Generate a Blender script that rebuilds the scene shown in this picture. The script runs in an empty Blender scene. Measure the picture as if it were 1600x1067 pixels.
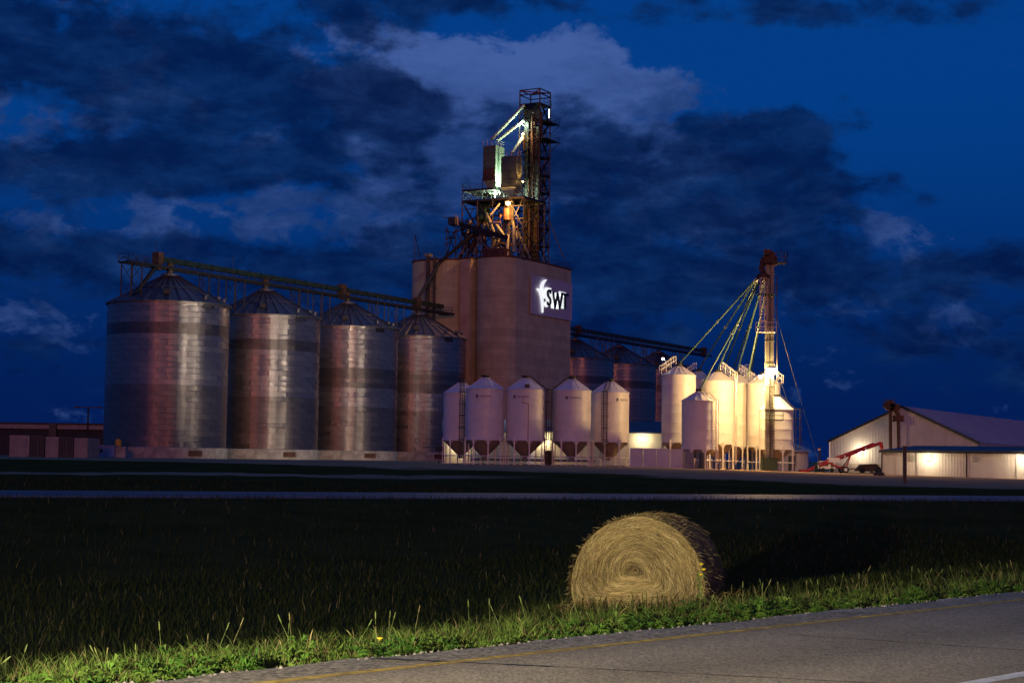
import bpy, math, random
import numpy as np
from mathutils import Vector, Matrix
random.seed(7); RNG = np.random.default_rng(11)
R = math.radians
scene = bpy.context.scene
COL = scene.collection

# ------------------------------------------------------------------ camera
EYE = Vector((0, 0, 0.85))
FPX = 2500.0                       # focal length in pixels of a 1600 px wide frame
PITCH = math.atan((714 - 533.5) / FPX)
ROLL = 0.014
_f = Vector((0, math.cos(PITCH), math.sin(PITCH)))
_r0 = Vector((1, 0, 0)); _u0 = _r0.cross(_f)
_r = (_r0 * math.cos(ROLL) + _u0 * math.sin(ROLL)).normalized()
_u = _r.cross(_f)
cam = bpy.data.cameras.new('camera'); cam_o = bpy.data.objects.new('camera', cam); COL.objects.link(cam_o)
m = Matrix((( _r.x, _u.x, -_f.x), (_r.y, _u.y, -_f.y), (_r.z, _u.z, -_f.z))).to_4x4()
m.translation = EYE; cam_o.matrix_world = m
cam.sensor_width = 36; cam.lens = 36 * FPX / 1600
cam.clip_start = 0.1; cam.clip_end = 9000
scene.camera = cam_o
scene.view_settings.view_transform = 'Standard'; scene.view_settings.look = 'None'
scene.view_settings.exposure = 0.0; scene.view_settings.gamma = 1
scene.render.engine = 'CYCLES'
scene.cycles.use_denoising = True
scene.cycles.max_bounces = 6; scene.cycles.sample_clamp_indirect = 4
scene.cycles.caustics_reflective = False; scene.cycles.caustics_refractive = False

# ------------------------------------------------------------------ node helper
class NT:
    def __init__(s, tree): s.t = tree; s.n = tree.nodes; s.l = tree.links
    def put(s, sock, v):
        if isinstance(v, bpy.types.NodeSocket): s.l.new(v, sock)
        else: sock.default_value = v
    def node(s, typ, props=None, **ins):
        nd = s.n.new(typ)
        for k, v in (props or {}).items(): setattr(nd, k, v)
        for k, v in ins.items():
            s.put(nd.inputs[int(k[1:]) if k[0] == 'i' and k[1:].isdigit() else k.replace('_', ' ')], v)
        return nd
    def m(s, op, a, b=0.0, c=0.0):
        nd = s.n.new('ShaderNodeMath'); nd.operation = op
        s.put(nd.inputs[0], a); s.put(nd.inputs[1], b); s.put(nd.inputs[2], c); return nd.outputs[0]
    def smooth(s, x, lo, hi):
        nd = s.node('ShaderNodeMapRange', {'interpolation_type': 'SMOOTHSTEP'}, i0=x, i1=lo, i2=hi, i3=0.0, i4=1.0); return nd.outputs[0]
    def mix(s, f, a, b):
        nd = s.n.new('ShaderNodeMix'); nd.data_type = 'RGBA'
        s.put(nd.inputs[0], f); s.put(nd.inputs[6], a); s.put(nd.inputs[7], b); return nd.outputs[2]
    def noise(s, vec, scale, detail=4, rough=.55, dist=0.0):
        nd = s.node('ShaderNodeTexNoise', None, Scale=scale, Detail=detail, Roughness=rough, Distortion=dist)
        if vec is not None: s.l.new(vec, nd.inputs['Vector'])
        return nd.outputs['Fac']
def rgb(r, g, b): return (r, g, b, 1.0)

# ------------------------------------------------------------------ world: blue hour sky with broken cloud
world = bpy.data.worlds.new('World'); scene.world = world; world.use_nodes = True
W = NT(world.node_tree); W.n.clear()
tc = W.node('ShaderNodeTexCoord')
sep = W.node('ShaderNodeSeparateXYZ', None, i0=tc.outputs['Generated'])
dx, dy, dz = sep.outputs
az = W.m('ARCTAN2', dx, dy); el = W.m('ARCSINE', dz)
vec = W.node('ShaderNodeCombineXYZ', None, i0=az, i1=W.m('MULTIPLY', el, 1.55), i2=0.37).outputs[0]
vec2 = W.node('ShaderNodeCombineXYZ', None, i0=az, i1=W.m('MULTIPLY', el, 3.2), i2=2.1).outputs[0]
nA = W.noise(vec, 9.0, 9, .58, .25)            # billows
nB = W.noise(vec2, 7.0, 7, .55, .3)            # streaky stratus
nC = W.noise(vec, 27.0, 7, .6, .2)
def gz_(px, py): return (px - 800) / FPX, (714 - py) / FPX
def blob(px, py, rx, ry, amp):
    a0, e0 = gz_(px, py)
    u = W.m('MULTIPLY', W.m('SUBTRACT', az, a0), FPX / rx); v = W.m('MULTIPLY', W.m('SUBTRACT', el, e0), FPX / ry)
    q = W.m('ADD', W.m('MULTIPLY', u, u), W.m('MULTIPLY', v, v))
    return W.m('MULTIPLY', W.m('EXPONENT', W.m('MULTIPLY', q, -1.0)), amp)
def field(base, blobs):
    f = base
    for b in blobs: f = W.m('ADD', f, blob(*b))
    return f
clear = W.mix(W.smooth(el, .01, .24), rgb(.0008, .0115, .086), rgb(.001, .046, .235))
clear = W.mix(W.smooth(el, .35, 1.5), clear, rgb(.004, .05, .20))
# faint afterglow low on the sunset side (behind the camera, to its left)
sdx, sdy = math.sin(R(4)), -math.cos(R(4))
sdot = W.m('ADD', W.m('MULTIPLY', dx, sdx), W.m('MULTIPLY', dy, sdy))
glow = W.m('MULTIPLY', W.smooth(sdot, .1, 1.0), W.m('EXPONENT', W.m('MULTIPLY', W.m('MULTIPLY', el, el), -30.0)))
# lit cumulus
nBig = W.noise(vec, 19.0, 10, .62, .35)
fL = field(W.m('MULTIPLY', W.m('SUBTRACT', nBig, .5), 3.3),
           [(790, 145, 200, 80, 1.15), (930, 140, 120, 70, .75), (650, 125, 110, 50, .5), (760, 5, 330, 32, -1.1), (730, 230, 160, 90, .45), (930, 260, 200, 70, .35), (540, 30, 70, 45, .30),
            (60, 20, 130, 40, .40), (110, 215, 240, 60, .48), (430, 335, 230, 50, .55), (110, 365, 260, 45, .40),
            (90, 530, 260, 45, .32), (1150, 165, 90, 30, .35), (1120, 300, 240, 80, .36), (640, 260, 120, 90, .40),
            (1340, 390, 260, 60, .30), (1450, 470, 250, 70, .20), (1420, 180, 200, 150, -.55), (1100, 90, 90, 40, -.35)])
mL = W.smooth(fL, .22, .60)
nT = W.m('ADD', W.m('MULTIPLY', W.noise(vec2, 16.0, 8, .62, .5), .55), W.m('MULTIPLY', W.noise(vec, 34.0, 7, .65, .3), .45))
lightc = W.mix(W.smooth(W.m('ADD', W.m('MULTIPLY', W.m('SUBTRACT', W.m('MULTIPLY', nT, 2.0), .5), .8), blob(800, 95, 300, 80, .5)), .15, .95), rgb(.009, .034, .140), rgb(.062, .120, .35))
# dark cloud in front
fD = field(W.m('ADD', W.m('MULTIPLY', W.m('SUBTRACT', nC, .5), 2.0), W.m('ADD', W.m('MULTIPLY', W.m('SUBTRACT', nA, .5), 2.2), W.m('MULTIPLY', W.m('SUBTRACT', nB, .5), 1.5))),
           [(230, 140, 330, 75, .85), (520, 60, 110, 70, .55), (610, 175, 95, 50, .85), (100, 290, 330, 45, .65),
            (420, 270, 260, 30, .60), (560, 400, 420, 60, .42), (160, 440, 300, 45, .40), (760, 185, 60, 28, .30),
            (930, 210, 90, 70, .55), (1210, 225, 120, 70, .62), (1130, 30, 330, 34, .75), (1480, 45, 160, 30, .45),
            (1270, 330, 80, 40, .42), (1300, 430, 340, 45, .42), (1000, 330, 150, 70, .40), (1050, 470, 300, 50, .40),
            (800, 108, 190, 46, -1.0), (1460, 420, 220, 45, .38), (1500, 530, 220, 40, .32), (1380, 300, 60, 40, .2), (700, 215, 50, 70, -.55), (990, 140, 50, 60, -.7), (1450, 200, 150, 130, -.55), (430, 345, 150, 24, -.45),
            (1120, 95, 150, 28, -.6), (60, 225, 180, 26, -.35),
            (330, 210, 420, 110, .25), (700, 300, 260, 110, .28), (850, 430, 500, 60, .30), (250, 560, 500, 60, .22), (1150, 330, 260, 120, .22), (360, 15, 220, 40, .4), (720, 10, 160, 22, .45), (1500, 330, 160, 120, -.25), (1330, 130, 160, 60, -.4), (120, 370, 200, 16, -.35), (560, 345, 60, 14, -.3)])
mD = W.smooth(fD, .02, .62)
darkc = W.mix(W.smooth(nT, .38, .66), rgb(.0008, .0075, .052), rgb(.0045, .026, .115))
darkc = W.mix(W.m('MULTIPLY', W.smooth(nT, .56, .74), W.smooth(el, .05, .16)), darkc, rgb(.011, .039, .150))
skyc = W.mix(W.m('MULTIPLY', mL, .85), clear, lightc)
skyc = W.mix(W.m('MULTIPLY', mD, .88), skyc, darkc)
skyc = W.mix(glow, skyc, rgb(.16, .026, .02))
bg = W.node('ShaderNodeBackground', None, Color=skyc, Strength=1.0)
wo = W.node('ShaderNodeOutputWorld', None, Surface=bg.outputs[0])
world.cycles.sampling_method = 'MANUAL'; world.cycles.sample_map_resolution = 512

# ------------------------------------------------------------------ last red light of the set sun (behind the camera, left)
sun = bpy.data.lights.new('sun', 'SUN'); sun.energy = 0.34; sun.angle = R(9); sun.color = (1, .27, .15)
sun_o = bpy.data.objects.new('sun', sun); COL.objects.link(sun_o)
sun_o.rotation_euler = Vector((-sdx, -sdy, -math.tan(R(5.5)))).to_track_quat('-Z', 'Y').to_euler()

# headlight of the car parked on the near shoulder, behind and left of the camera
hl = bpy.data.lights.new('car_headlight', 'SPOT'); hl.energy = 18500; hl.color = (1, .86, .60)
hl.spot_size = R(125); hl.spot_blend = .9; hl.shadow_soft_size = .09
hl_o = bpy.data.objects.new('car_headlight', hl); COL.objects.link(hl_o)
HLP = Vector((-3.4, 2.6, .75)); hl_o.location = HLP
hl_o.rotation_euler = (Vector((1.8, 19, -1.0)) - HLP).to_track_quat('-Z', 'Y').to_euler()

# ------------------------------------------------------------------ geometry helpers
def at(px, py, d):
    v = _f + _r * ((px - 800) / FPX) + _u * ((533.5 - py) / FPX)
    return EYE + v * (d / v.y)
class MB:
    def __init__(s): s.v = []; s.f = []
    def add(s, vs, fs):
        o = len(s.v); s.v += [tuple(x) for x in vs]; s.f += [tuple(i + o for i in f) for f in fs]; return s
    def hexa(s, p):   # 8 points: bottom ring, top ring
        return s.add(p, [(3, 2, 1, 0), (4, 5, 6, 7), (0, 1, 5, 4), (1, 2, 6, 5), (2, 3, 7, 6), (3, 0, 4, 7)])
    def box(s, c, size, ax=(1, 0), z0=None):
        X = Vector((ax[0], ax[1], 0)).normalized(); Y = Vector((-X.y, X.x, 0)); c = Vector(c)
        a, b, h = size[0] / 2, size[1] / 2, size[2] / 2; Z = Vector((0, 0, h))
        q = [c - X * a - Y * b, c + X * a - Y * b, c + X * a + Y * b, c - X * a + Y * b]
        return s.hexa([p - Z for p in q] + [p + Z for p in q])
    def bar(s, p, q, w, h=None):
        p, q = Vector(p), Vector(q); d = q - p
        if d.length < 1e-6: return s
        d.normalize(); up = Vector((0, 0, 1)) if abs(d.z) < .95 else Vector((1, 0, 0))
        a = d.cross(up).normalized() * (w / 2); b = a.cross(d).normalized() * ((h or w) / 2)
        return s.hexa([p - a - b, p + a - b, p + a + b, p - a + b, q - a - b, q + a - b, q + a + b, q - a + b])
    def tube(s, p, q, r, seg=8, r2=None, caps=True):
        p, q = Vector(p), Vector(q); d = (q - p).normalized(); r2 = r if r2 is None else r2
        up = Vector((0, 0, 1)) if abs(d.z) < .95 else Vector((1, 0, 0))
        a = d.cross(up).normalized(); b = d.cross(a)
        vs = []
        for c, rr in ((p, r), (q, r2)):
            for i in range(seg):
                t = 2 * math.pi * i / seg; vs.append(c + (a * math.cos(t) + b * math.sin(t)) * rr)
        fs = [(i, (i + 1) % seg, seg + (i + 1) % seg, seg + i) for i in range(seg)]
        if caps: fs += [tuple(range(seg))[::-1], tuple(range(seg, 2 * seg))]
        return s.add(vs, fs)
    def path(s, pts, r, seg=6):
        for a, b in zip(pts, pts[1:]): s.tube(a, b, r, seg)
        return s
    def lathe(s, prof, seg=32, c=(0, 0, 0), cap=False, a0=0, a1=2 * math.pi):
        full = abs(a1 - a0 - 2 * math.pi) < 1e-6; n = seg if full else seg + 1
        vs = []
        for r, z in prof:
            for i in range(n):
                t = a0 + (a1 - a0) * i / seg; vs.append((c[0] + r * math.cos(t), c[1] + r * math.sin(t), c[2] + z))
        fs = []
        for k in range(len(prof) - 1):
            for i in range(seg):
                j = (i + 1) % n; fs.append((k * n + i, k * n + j, (k + 1) * n + j, (k + 1) * n + i))
        if cap: fs += [tuple(range(n))[::-1], tuple(range((len(prof) - 1) * n, len(prof) * n))]
        return s.add(vs, fs)
    def prism(s, poly, z0, z1):
        n = len(poly); vs = [(x, y, z0) for x, y in poly] + [(x, y, z1) for x, y in poly]
        fs = [(i, (i + 1) % n, n + (i + 1) % n, n + i) for i in range(n)] + [tuple(range(n))[::-1], tuple(range(n, 2 * n))]
        return s.add(vs, fs)
    def mesh(s, name, mat, off=(0, 0, 0), smooth=False):
        me = bpy.data.meshes.new(name); o = Vector(off)
        me.from_pydata([(v[0] - o.x, v[1] - o.y, v[2] - o.z) for v in s.v], [], s.f); me.materials.append(mat)
        if smooth:
            me.shade_smooth()
            try: me.set_sharp_from_angle(angle=R(35))
            except Exception: pass
        me.update(); return me
OFF = {}
def thing(name, label, cat, loc=(0, 0, 0), group=None):
    o = bpy.data.objects.new(name, None); COL.objects.link(o); o.location = loc; o.empty_display_size = .3
    o['label'] = label; o['category'] = cat
    if group: o['group'] = group
    OFF[o.name] = Vector(loc); return o
def part(mb, name, mat, parent, world=False, smooth=False):
    """link a part; world=True means the builder holds world coordinates"""
    off = OFF.get(parent.name, Vector((0, 0, 0))) if world else Vector((0, 0, 0))
    o = bpy.data.objects.new(name, mb.mesh(name, mat, off, smooth)); COL.objects.link(o); o.parent = parent
    OFF[o.name] = OFF.get(parent.name, Vector((0, 0, 0))); return o
def inst(me, name, parent, loc=(0, 0, 0), rz=0):
    o = bpy.data.objects.new(name, me); COL.objects.link(o); o.parent = parent; o.location = loc; o.rotation_euler = (0, 0, rz)
    OFF[o.name] = OFF.get(parent.name, Vector((0, 0, 0))); return o
def struct(mb, name, mat, kind='structure', smooth=False, label=None, cat=None):
    o = bpy.data.objects.new(name, mb.mesh(name, mat, smooth=smooth)); COL.objects.link(o); o['kind'] = kind
    if label: o['label'] = label
    if cat: o['category'] = cat
    return o
def lamp(name, loc, energy, color, parent, radius=.25, spot=None, aim=None):
    l = bpy.data.lights.new(name, 'SPOT' if spot else 'POINT'); l.energy = energy; l.color = color; l.shadow_soft_size = radius
    o = bpy.data.objects.new(name, l); COL.objects.link(o); o.parent = parent
    o.location = Vector(loc) - OFF.get(parent.name, Vector((0, 0, 0)))
    if spot:
        l.spot_size = R(spot); l.spot_blend = .6
        o.rotation_euler = (Vector(aim) - Vector(loc)).to_track_quat('-Z', 'Y').to_euler()
    return o

# ------------------------------------------------------------------ materials
MAT = {}
def mat(name, col, rough=.6, metal=0.0, var=.25, scale=3.0, bump=0.0, bscale=30.0, col2=None, emit=None, estr=0.0, rnd=0.0, coord='Object', detail=5, spec=.5):
    mt = bpy.data.materials.new(name); mt.use_nodes = True; t = NT(mt.node_tree)
    b = t.n['Principled BSDF']; c = t.node('ShaderNodeTexCoord').outputs[coord]
    n = t.noise(c, scale, detail, .6)
    hi = col2 or tuple(min(1, x * (1 + var)) for x in col); lo = col if col2 else tuple(x * (1 - var) for x in col)
    base = t.mix(t.smooth(n, .3, .7), rgb(*lo), rgb(*hi))
    if rnd:
        oi = t.node('ShaderNodeObjectInfo').outputs['Random']
        k = t.m('ADD', t.m('MULTIPLY', oi, 2 * rnd), 1 - rnd)
        vm = t.node('ShaderNodeVectorMath', {'operation': 'SCALE'}, i0=base); t.put(vm.inputs['Scale'], k); base = vm.outputs[0]
        t.put(b.inputs['Roughness'], t.m('ADD', t.m('MULTIPLY', oi, .08), rough - .04))
    else: b.inputs['Roughness'].default_value = rough
    t.put(b.inputs['Base Color'], base); b.inputs['Metallic'].default_value = metal
    b.inputs['Specular IOR Level'].default_value = spec
    if bump:
        bn = t.node('ShaderNodeBump', None, Strength=bump, Distance=.05, Height=t.noise(c, bscale, 4, .6))
        t.put(b.inputs['Normal'], bn.outputs[0])
    if emit: b.inputs['Emission Color'].default_value = rgb(*emit); b.inputs['Emission Strength'].default_value = estr
    MAT[name] = mt; return mt
def zinc(name, col, rough, rnd=.08):
    """galvanised sheet with fine horizontal corrugation"""
    mt = mat(name, col, rough, .9, .10, .9, rnd=rnd); t = NT(mt.node_tree); b = t.n['Principled BSDF']
    sp = t.node('ShaderNodeSeparateXYZ', None, i0=t.node('ShaderNodeTexCoord').outputs['Object'])
    w = t.m('SINE', t.m('MULTIPLY', sp.outputs[2], 2 * math.pi / .102))
    bn = t.node('ShaderNodeBump', None, Strength=.9, Distance=.0065, Height=w); t.put(b.inputs['Normal'], bn.outputs[0]); return mt
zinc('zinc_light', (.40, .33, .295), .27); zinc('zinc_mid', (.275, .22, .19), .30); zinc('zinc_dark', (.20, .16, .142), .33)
mat('zinc_core', (.05, .05, .055), .7, .2)
mat('zinc_roof', (.17, .165, .18), .5, .75, .12, 1.2, rnd=.12)
mat('concrete', (.53, .49, .31), .85, 0, .14, .35, bump=.25, bscale=6)
mat('concrete_base', (.36, .32, .28), .85, 0, .3, .8, bump=.3, bscale=5)
mat('concrete_buff', (.52, .40, .25), .85, 0, .15, .4)
mat('white_paint', (.78, .76, .74), .42, 0, .05, .7)
mat('white_bin', (.70, .66, .63), .45, 0, .06, .6)
mat('hopper_paint', (.30, .235, .19), .5, 0, .1, 1.0)
mat('dark_steel', (.022, .022, .024), .55, .3, .3, 2)
mat('rail_steel', (.03, .03, .033), .5, .4, .3, 2)
mat('conveyor_green', (.012, .032, .018), .5, .1, .25, 1.5)
mat('green_steel', (.018, .075, .035), .45, .1, .25, 1.5)
mat('box_green', (.075, .10, .08), .5, 0, .15, .8)
mat('spout_paint', (.07, .13, .10), .45, .1, .2, 1.5)
mat('pale_green', (.40, .50, .40), .5, 0, .12, .8)
mat('slate_green', (.05, .055, .05), .55, 0, .2, .8)
mat('galv_steel', (.42, .43, .42), .42, .6, .15, 1.5)
mat('rust_steel', (.10, .045, .026), .7, .2, .35, 1.5)
mat('buff_casing', (.22, .22, .19), .5, .2, .2, 1.0)
mat('sign_panel', (.50, .48, .56), .55, 0, .04, .3)
mat('letter_black', (.008, .008, .009), .4, 0, .1)
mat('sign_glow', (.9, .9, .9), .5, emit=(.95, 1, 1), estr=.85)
mat('decal', (.012, .012, .015), .5)
mat('lamp_white', (1, 1, 1), .5, emit=(1, .90, .66), estr=90)
mat('lamp_wall', (1, 1, 1), .5, emit=(1, .88, .62), estr=40)
mat('lamp_orange', (1, .6, .2), .5, emit=(1, .52, .14), estr=60)
mat('lamp_tube', (1, 1, 1), .5, emit=(.85, 1, .85), estr=5)
mat('red_paint', (.50, .035, .02), .42, 0, .15, 1.5)
mat('tyre', (.02, .02, .02), .8)
mat('shed_wall', (.52, .49, .48), .55, 0, .08, .5)
mat('shed_roof', (.36, .33, .38), .5, .1, .1, .3)
mat('shed_trim', (.02, .02, .024), .5)
mat('blue_roof', (.06, .08, .13), .5, .1, .15, .5)
mat('beige_wall', (.60, .55, .42), .7, 0, .08, .6)
mat('brown_wall', (.028, .032, .04), .8, 0, .2, .4)
mat('container_white', (.26, .245, .25), .55, .1, .2, 1.2)
mat('container_dark', (.05, .055, .06), .6, .1, .2, 1.2)
mat('blue_box', (.20, .24, .42), .6, 0, .2, 1)
mat('wood_pole', (.07, .05, .04), .85, 0, .3, 3)
mat('yellow_paint', (.55, .32, .03), .6, 0, .3, 6)
mat('line_yellow', (.44, .30, .05), .8, 0, .45, 9, bump=.3, bscale=60)
mat('line_white', (.55, .55, .54), .75, 0, .25, 9, bump=.3, bscale=60)
mat('tar', (.022, .021, .02), .7)
mat('stone', (.22, .20, .18), .9, 0, .4, 9)
mat('steel_wire', (.08, .08, .085), .5, .5)
mat('soil', (.035, .03, .02), .95, 0, .4, 3)

def weathered(name, lift=0.0, streak=.35, tone=(.12, .10, .085)):
    t = NT(MAT[name].node_tree); b = t.n['Principled BSDF']; src = b.inputs['Base Color'].links[0].from_socket
    c = t.node('ShaderNodeTexCoord').outputs['Object']
    mp = t.node('ShaderNodeMapping'); t.l.new(c, mp.inputs['Vector']); mp.inputs['Scale'].default_value = (1.6, 1.6, .05)
    st = t.smooth(t.noise(mp.outputs[0], 1.0, 6, .65), .52, .80)
    col = t.mix(t.m('MULTIPLY', st, streak), src, rgb(*tone))
    if lift:
        z = t.node('ShaderNodeSeparateXYZ', None, i0=c).outputs[2]
        fr_ = t.m('FRACT', t.m('MULTIPLY', t.m('ADD', z, t.m('MULTIPLY', t.noise(c, .4, 2), .15)), 1 / lift))
        ln_ = t.m('MULTIPLY', t.smooth(fr_, .10, .0), .35); col = t.mix(ln_, col, rgb(*tone))
        cell = t.m('FLOOR', t.m('MULTIPLY', z, 1 / lift)); wn = t.node('ShaderNodeTexWhiteNoise', {'noise_dimensions': '1D'}, W=cell).outputs[0]
        col = t.mix(t.m('MULTIPLY', wn, .22), col, rgb(*tone))
    t.put(b.inputs['Base Color'], col)
weathered('concrete', 1.25, .35); weathered('concrete_base', 0, .5); weathered('white_bin', 0, .30, (.30, .25, .20)); weathered('shed_wall', 0, .22, (.25, .20, .16)); weathered('hopper_paint', 0, .3, (.2, .16, .12)); weathered('container_white', 0, .5, (.12, .07, .05)); weathered('shed_roof', 0, .3, (.2, .16, .15)); weathered('sign_panel', 0, .2, (.3, .28, .3))
SQ_ = math.sqrt(.5)
def asphalt(name, lo, hi, agg):
    mt = bpy.data.materials.new(name); mt.use_nodes = True; t = NT(mt.node_tree); b = t.n['Principled BSDF']
    c = t.node('ShaderNodeTexCoord').outputs['Object']
    big = t.noise(c, .55, 4, .6); fine = t.noise(c, 38, 3, .7)
    vo = t.node('ShaderNodeTexVoronoi', None, Scale=agg); t.l.new(c, vo.inputs['Vector'])
    sp = t.node('ShaderNodeSeparateColor', None, i0=vo.outputs['Color'])
    f = t.m('ADD', t.m('MULTIPLY', sp.outputs[0], .65), t.m('MULTIPLY', fine, .45))
    col = t.mix(t.smooth(f, .15, .95), rgb(*lo), rgb(*hi))
    sx = t.node('ShaderNodeSeparateXYZ', None, i0=c); sv = t.m('ADD', t.m('MULTIPLY', sx.outputs[0], -SQ_), t.m('MULTIPLY', sx.outputs[1], SQ_))
    trk_ = t.m('MULTIPLY', t.m('SINE', t.m('ADD', t.m('MULTIPLY', sv, 3.5), t.m('MULTIPLY', big, 2.0))), .12)
    k = t.m('ADD', t.m('ADD', t.m('MULTIPLY', big, .7), .65), trk_)
    vm = t.node('ShaderNodeVectorMath', {'operation': 'SCALE'}, i0=col); t.put(vm.inputs['Scale'], k)
    t.put(b.inputs['Base Color'], vm.outputs[0]); b.inputs['Roughness'].default_value = .8; b.inputs['Specular IOR Level'].default_value = .3
    bn = t.node('ShaderNodeBump', None, Strength=1.0, Distance=.03, Height=f); t.put(b.inputs['Normal'], bn.outputs[0])
    MAT[name] = mt
asphalt('asphalt', (.17, .14, .095), (.42, .355, .25), 55)
asphalt('shoulder', (.12, .10, .07), (.52, .45, .33), 32)
mat('far_asphalt', (.20, .12, .11), .6, 0, .2, .3, spec=.3)

# ------------------------------------------------------------------ terrain
SQ = math.sqrt(.5)
def sdist(x, y): return -SQ * x + SQ * y - 10.62          # metres beyond the near pavement edge
def qdist(x, y): return -.351 * x + .936 * y               # across the far road: 65.5 .. 77.9
def sstep(x, a, b):
    t = np.clip((x - a) / (b - a), 0, 1); return t * t * (3 - 2 * t)
def gz(x, y):
    x = np.asarray(x, float); y = np.asarray(y, float)
    s = sdist(x, y); q = qdist(x, y); b = 65.5 - q
    w = np.clip(s / np.maximum(s + np.maximum(b, 0), .01), 0, 1)
    zd = -.93 - .12 * w - 1.25 * np.sin(np.pi * w) ** .9 * sstep(s, 0, 9) - .10 * sstep(s, .2, 2.0)
    zd = zd - .5 * sstep(s, 1.0, 5.5) * (1 - sstep(x, -1.5, 1.2)) * (1 - sstep(s, 14, 34))
    zd = np.where(s < 0, -.96, zd)
    r = q - 77.9
    pad = -.85 * np.clip((x - 14) / 46, 0, 1.3)
    rise = sstep(r, 2, 72)
    zf = (-1.08 - .12 * np.exp(-((r - 6) / 5) ** 2)) * (1 - rise) + pad * rise
    return np.where(q > 77.9, zf, np.where(q > 65.5, -1.10, zd))
def gzf(x, y): return float(gz(x, y))

def grid_lines(fine_a, fine_b, step, lo, hi, g=1.13):
    out = list(np.arange(fine_a, fine_b + 1e-6, step)); st = step; v = fine_b
    while v < hi: st *= g; v += st; out.append(min(v, hi))
    st = step; v = fine_a
    while v > lo: st *= g; v -= st; out.insert(0, max(v, lo))
    return np.array(out)
gx = grid_lines(-14, 16, .5, -3500, 3500, 1.09); gy = grid_lines(6, 34, .5, -120, 5200, 1.045)
GX, GY = np.meshgrid(gx, gy); GZ = gz(GX, GY)
nx, ny = len(gx), len(gy)
verts = np.stack([GX.ravel(), GY.ravel(), GZ.ravel()], 1)
idx = np.arange(nx * ny).reshape(ny, nx)
quads = np.stack([idx[:-1, :-1], idx[:-1, 1:], idx[1:, 1:], idx[1:, :-1]], -1).reshape(-1, 4)
me = bpy.data.meshes.new('ground'); me.from_pydata(verts.tolist(), [], quads.tolist()); me.shade_smooth()
gm = bpy.data.materials.new('ground'); gm.use_nodes = True; t = NT(gm.node_tree); b = t.n['Principled BSDF']
c = t.node('ShaderNodeTexCoord').outputs['Object']; sp = t.node('ShaderNodeSeparateXYZ', None, i0=c)
q = t.m('ADD', t.m('MULTIPLY', sp.outputs[0], -.351), t.m('MULTIPLY', sp.outputs[1], .936)); rr = t.m('SUBTRACT', q, 77.9)
n0 = t.noise(c, .06, 5, .65); n1 = t.noise(c, .35, 5, .6); n2 = t.noise(c, 2.2, 4, .6); n3 = t.noise(c, 14, 4, .7)
grass = t.mix(t.smooth(n1, .35, .65), rgb(.045, .048, .012), rgb(.085, .072, .022))
grass = t.mix(t.smooth(n3, .4, .8), grass, rgb(.11, .085, .03))
grav = t.mix(t.smooth(n2, .3, .7), rgb(.30, .185, .10), rgb(.42, .27, .155))
grav = t.mix(t.m('MULTIPLY', t.smooth(n0, .52, .62), .45), grav, rgb(.12, .085, .055))
grav = t.mix(t.smooth(n3, .35, .75), grav, rgb(.50, .34, .20))
lim = t.m('SUBTRACT', 46.0, t.m('MULTIPLY', sp.outputs[0], .75)); lim = t.m('ADD', lim, t.m('ADD', t.m('MULTIPLY', t.m('SUBTRACT', n1, .5), 16.0), t.m('MULTIPLY', t.m('SUBTRACT', n0, .5), 26.0)))
mg = t.smooth(t.m('SUBTRACT', rr, lim), -1.5, 2.5)
trk = t.m('MULTIPLY', t.smooth(t.m('ABSOLUTE', t.m('SUBTRACT', t.m('ADD', rr, t.m('ADD', t.m('MULTIPLY', t.m('SUBTRACT', n0, .5), 16.0), t.m('MULTIPLY', t.m('SUBTRACT', n1, .5), 7.0))), 33.0)), 3.4, 2.2), t.smooth(sp.outputs[0], 4.0, -6.0))
mg = t.m('MAXIMUM', mg, trk)
col = t.mix(mg, grass, grav); b.inputs['Roughness'].default_value = .95; b.inputs['Specular IOR Level'].default_value = 0
t.put(b.inputs['Base Color'], col)
bn = t.node('ShaderNodeBump', None, Strength=.6, Distance=.08, Height=n3); t.put(b.inputs['Normal'], bn.outputs[0])
me.materials.append(gm)
go = bpy.data.objects.new('ground', me); COL.objects.link(go); go['kind'] = 'structure'

def rt(s, tt, z): # near road coordinates -> world. s measured from the camera line
    return (SQ * tt - SQ * s, SQ * tt + SQ * s, z)
ZR = -.85
def ribbon(mb, s0, s1, t0, t1, z, z1=None, n=1):
    for i in range(n):
        a = t0 + (t1 - t0) * i / n; bb = t0 + (t1 - t0) * (i + 1) / n
        mb.add([rt(s0, a, z), rt(s0, bb, z), rt(s1, bb, z1 if z1 is not None else z), rt(s1, a, z1 if z1 is not None else z)], [(0, 1, 2, 3)])
    return mb
road = MB(); ribbon(road, -3.5, 9.92, -80, 85, ZR, n=40)
struct(road, 'road', MAT['asphalt'])
sh = MB()
# shoulder with a ragged, broken outer edge that rolls down into the grass
NSH = 700; T0, T1 = -40, 85
prev = None; wob = 0
vs = []; fs = []
for i in range(NSH + 1):
    tt = T0 + (T1 - T0) * i / NSH
    e = 10.62 + .05 * math.sin(tt * 1.7) + .04 * math.sin(tt * 5.1 + 1) + random.uniform(-.035, .035)
    vs += [rt(9.92, tt, ZR - .004), rt(10.35, tt, ZR - .012), rt(e, tt, ZR - .03), rt(e + .12, tt, ZR - .13)]
    if i:
        o = 4 * (i - 1)
        for k in range(3): fs.append((o + k, o + 4 + k, o + 5 + k, o + 1 + k))
sh.add(vs, fs); struct(sh, 'road_shoulder', MAT['shoulder'])
ln = MB(); ribbon(ln, 9.75, 9.87, -60, 85, ZR + .004, n=60); o = struct(ln, 'road_edge_line', MAT['line_yellow'])
ln = MB()
for k in range(-3, 5):
    a = 11.2 + k * 12.0; ribbon(ln, 6.27, 6.42, a, a + 3.2, ZR + .004, n=4)
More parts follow.
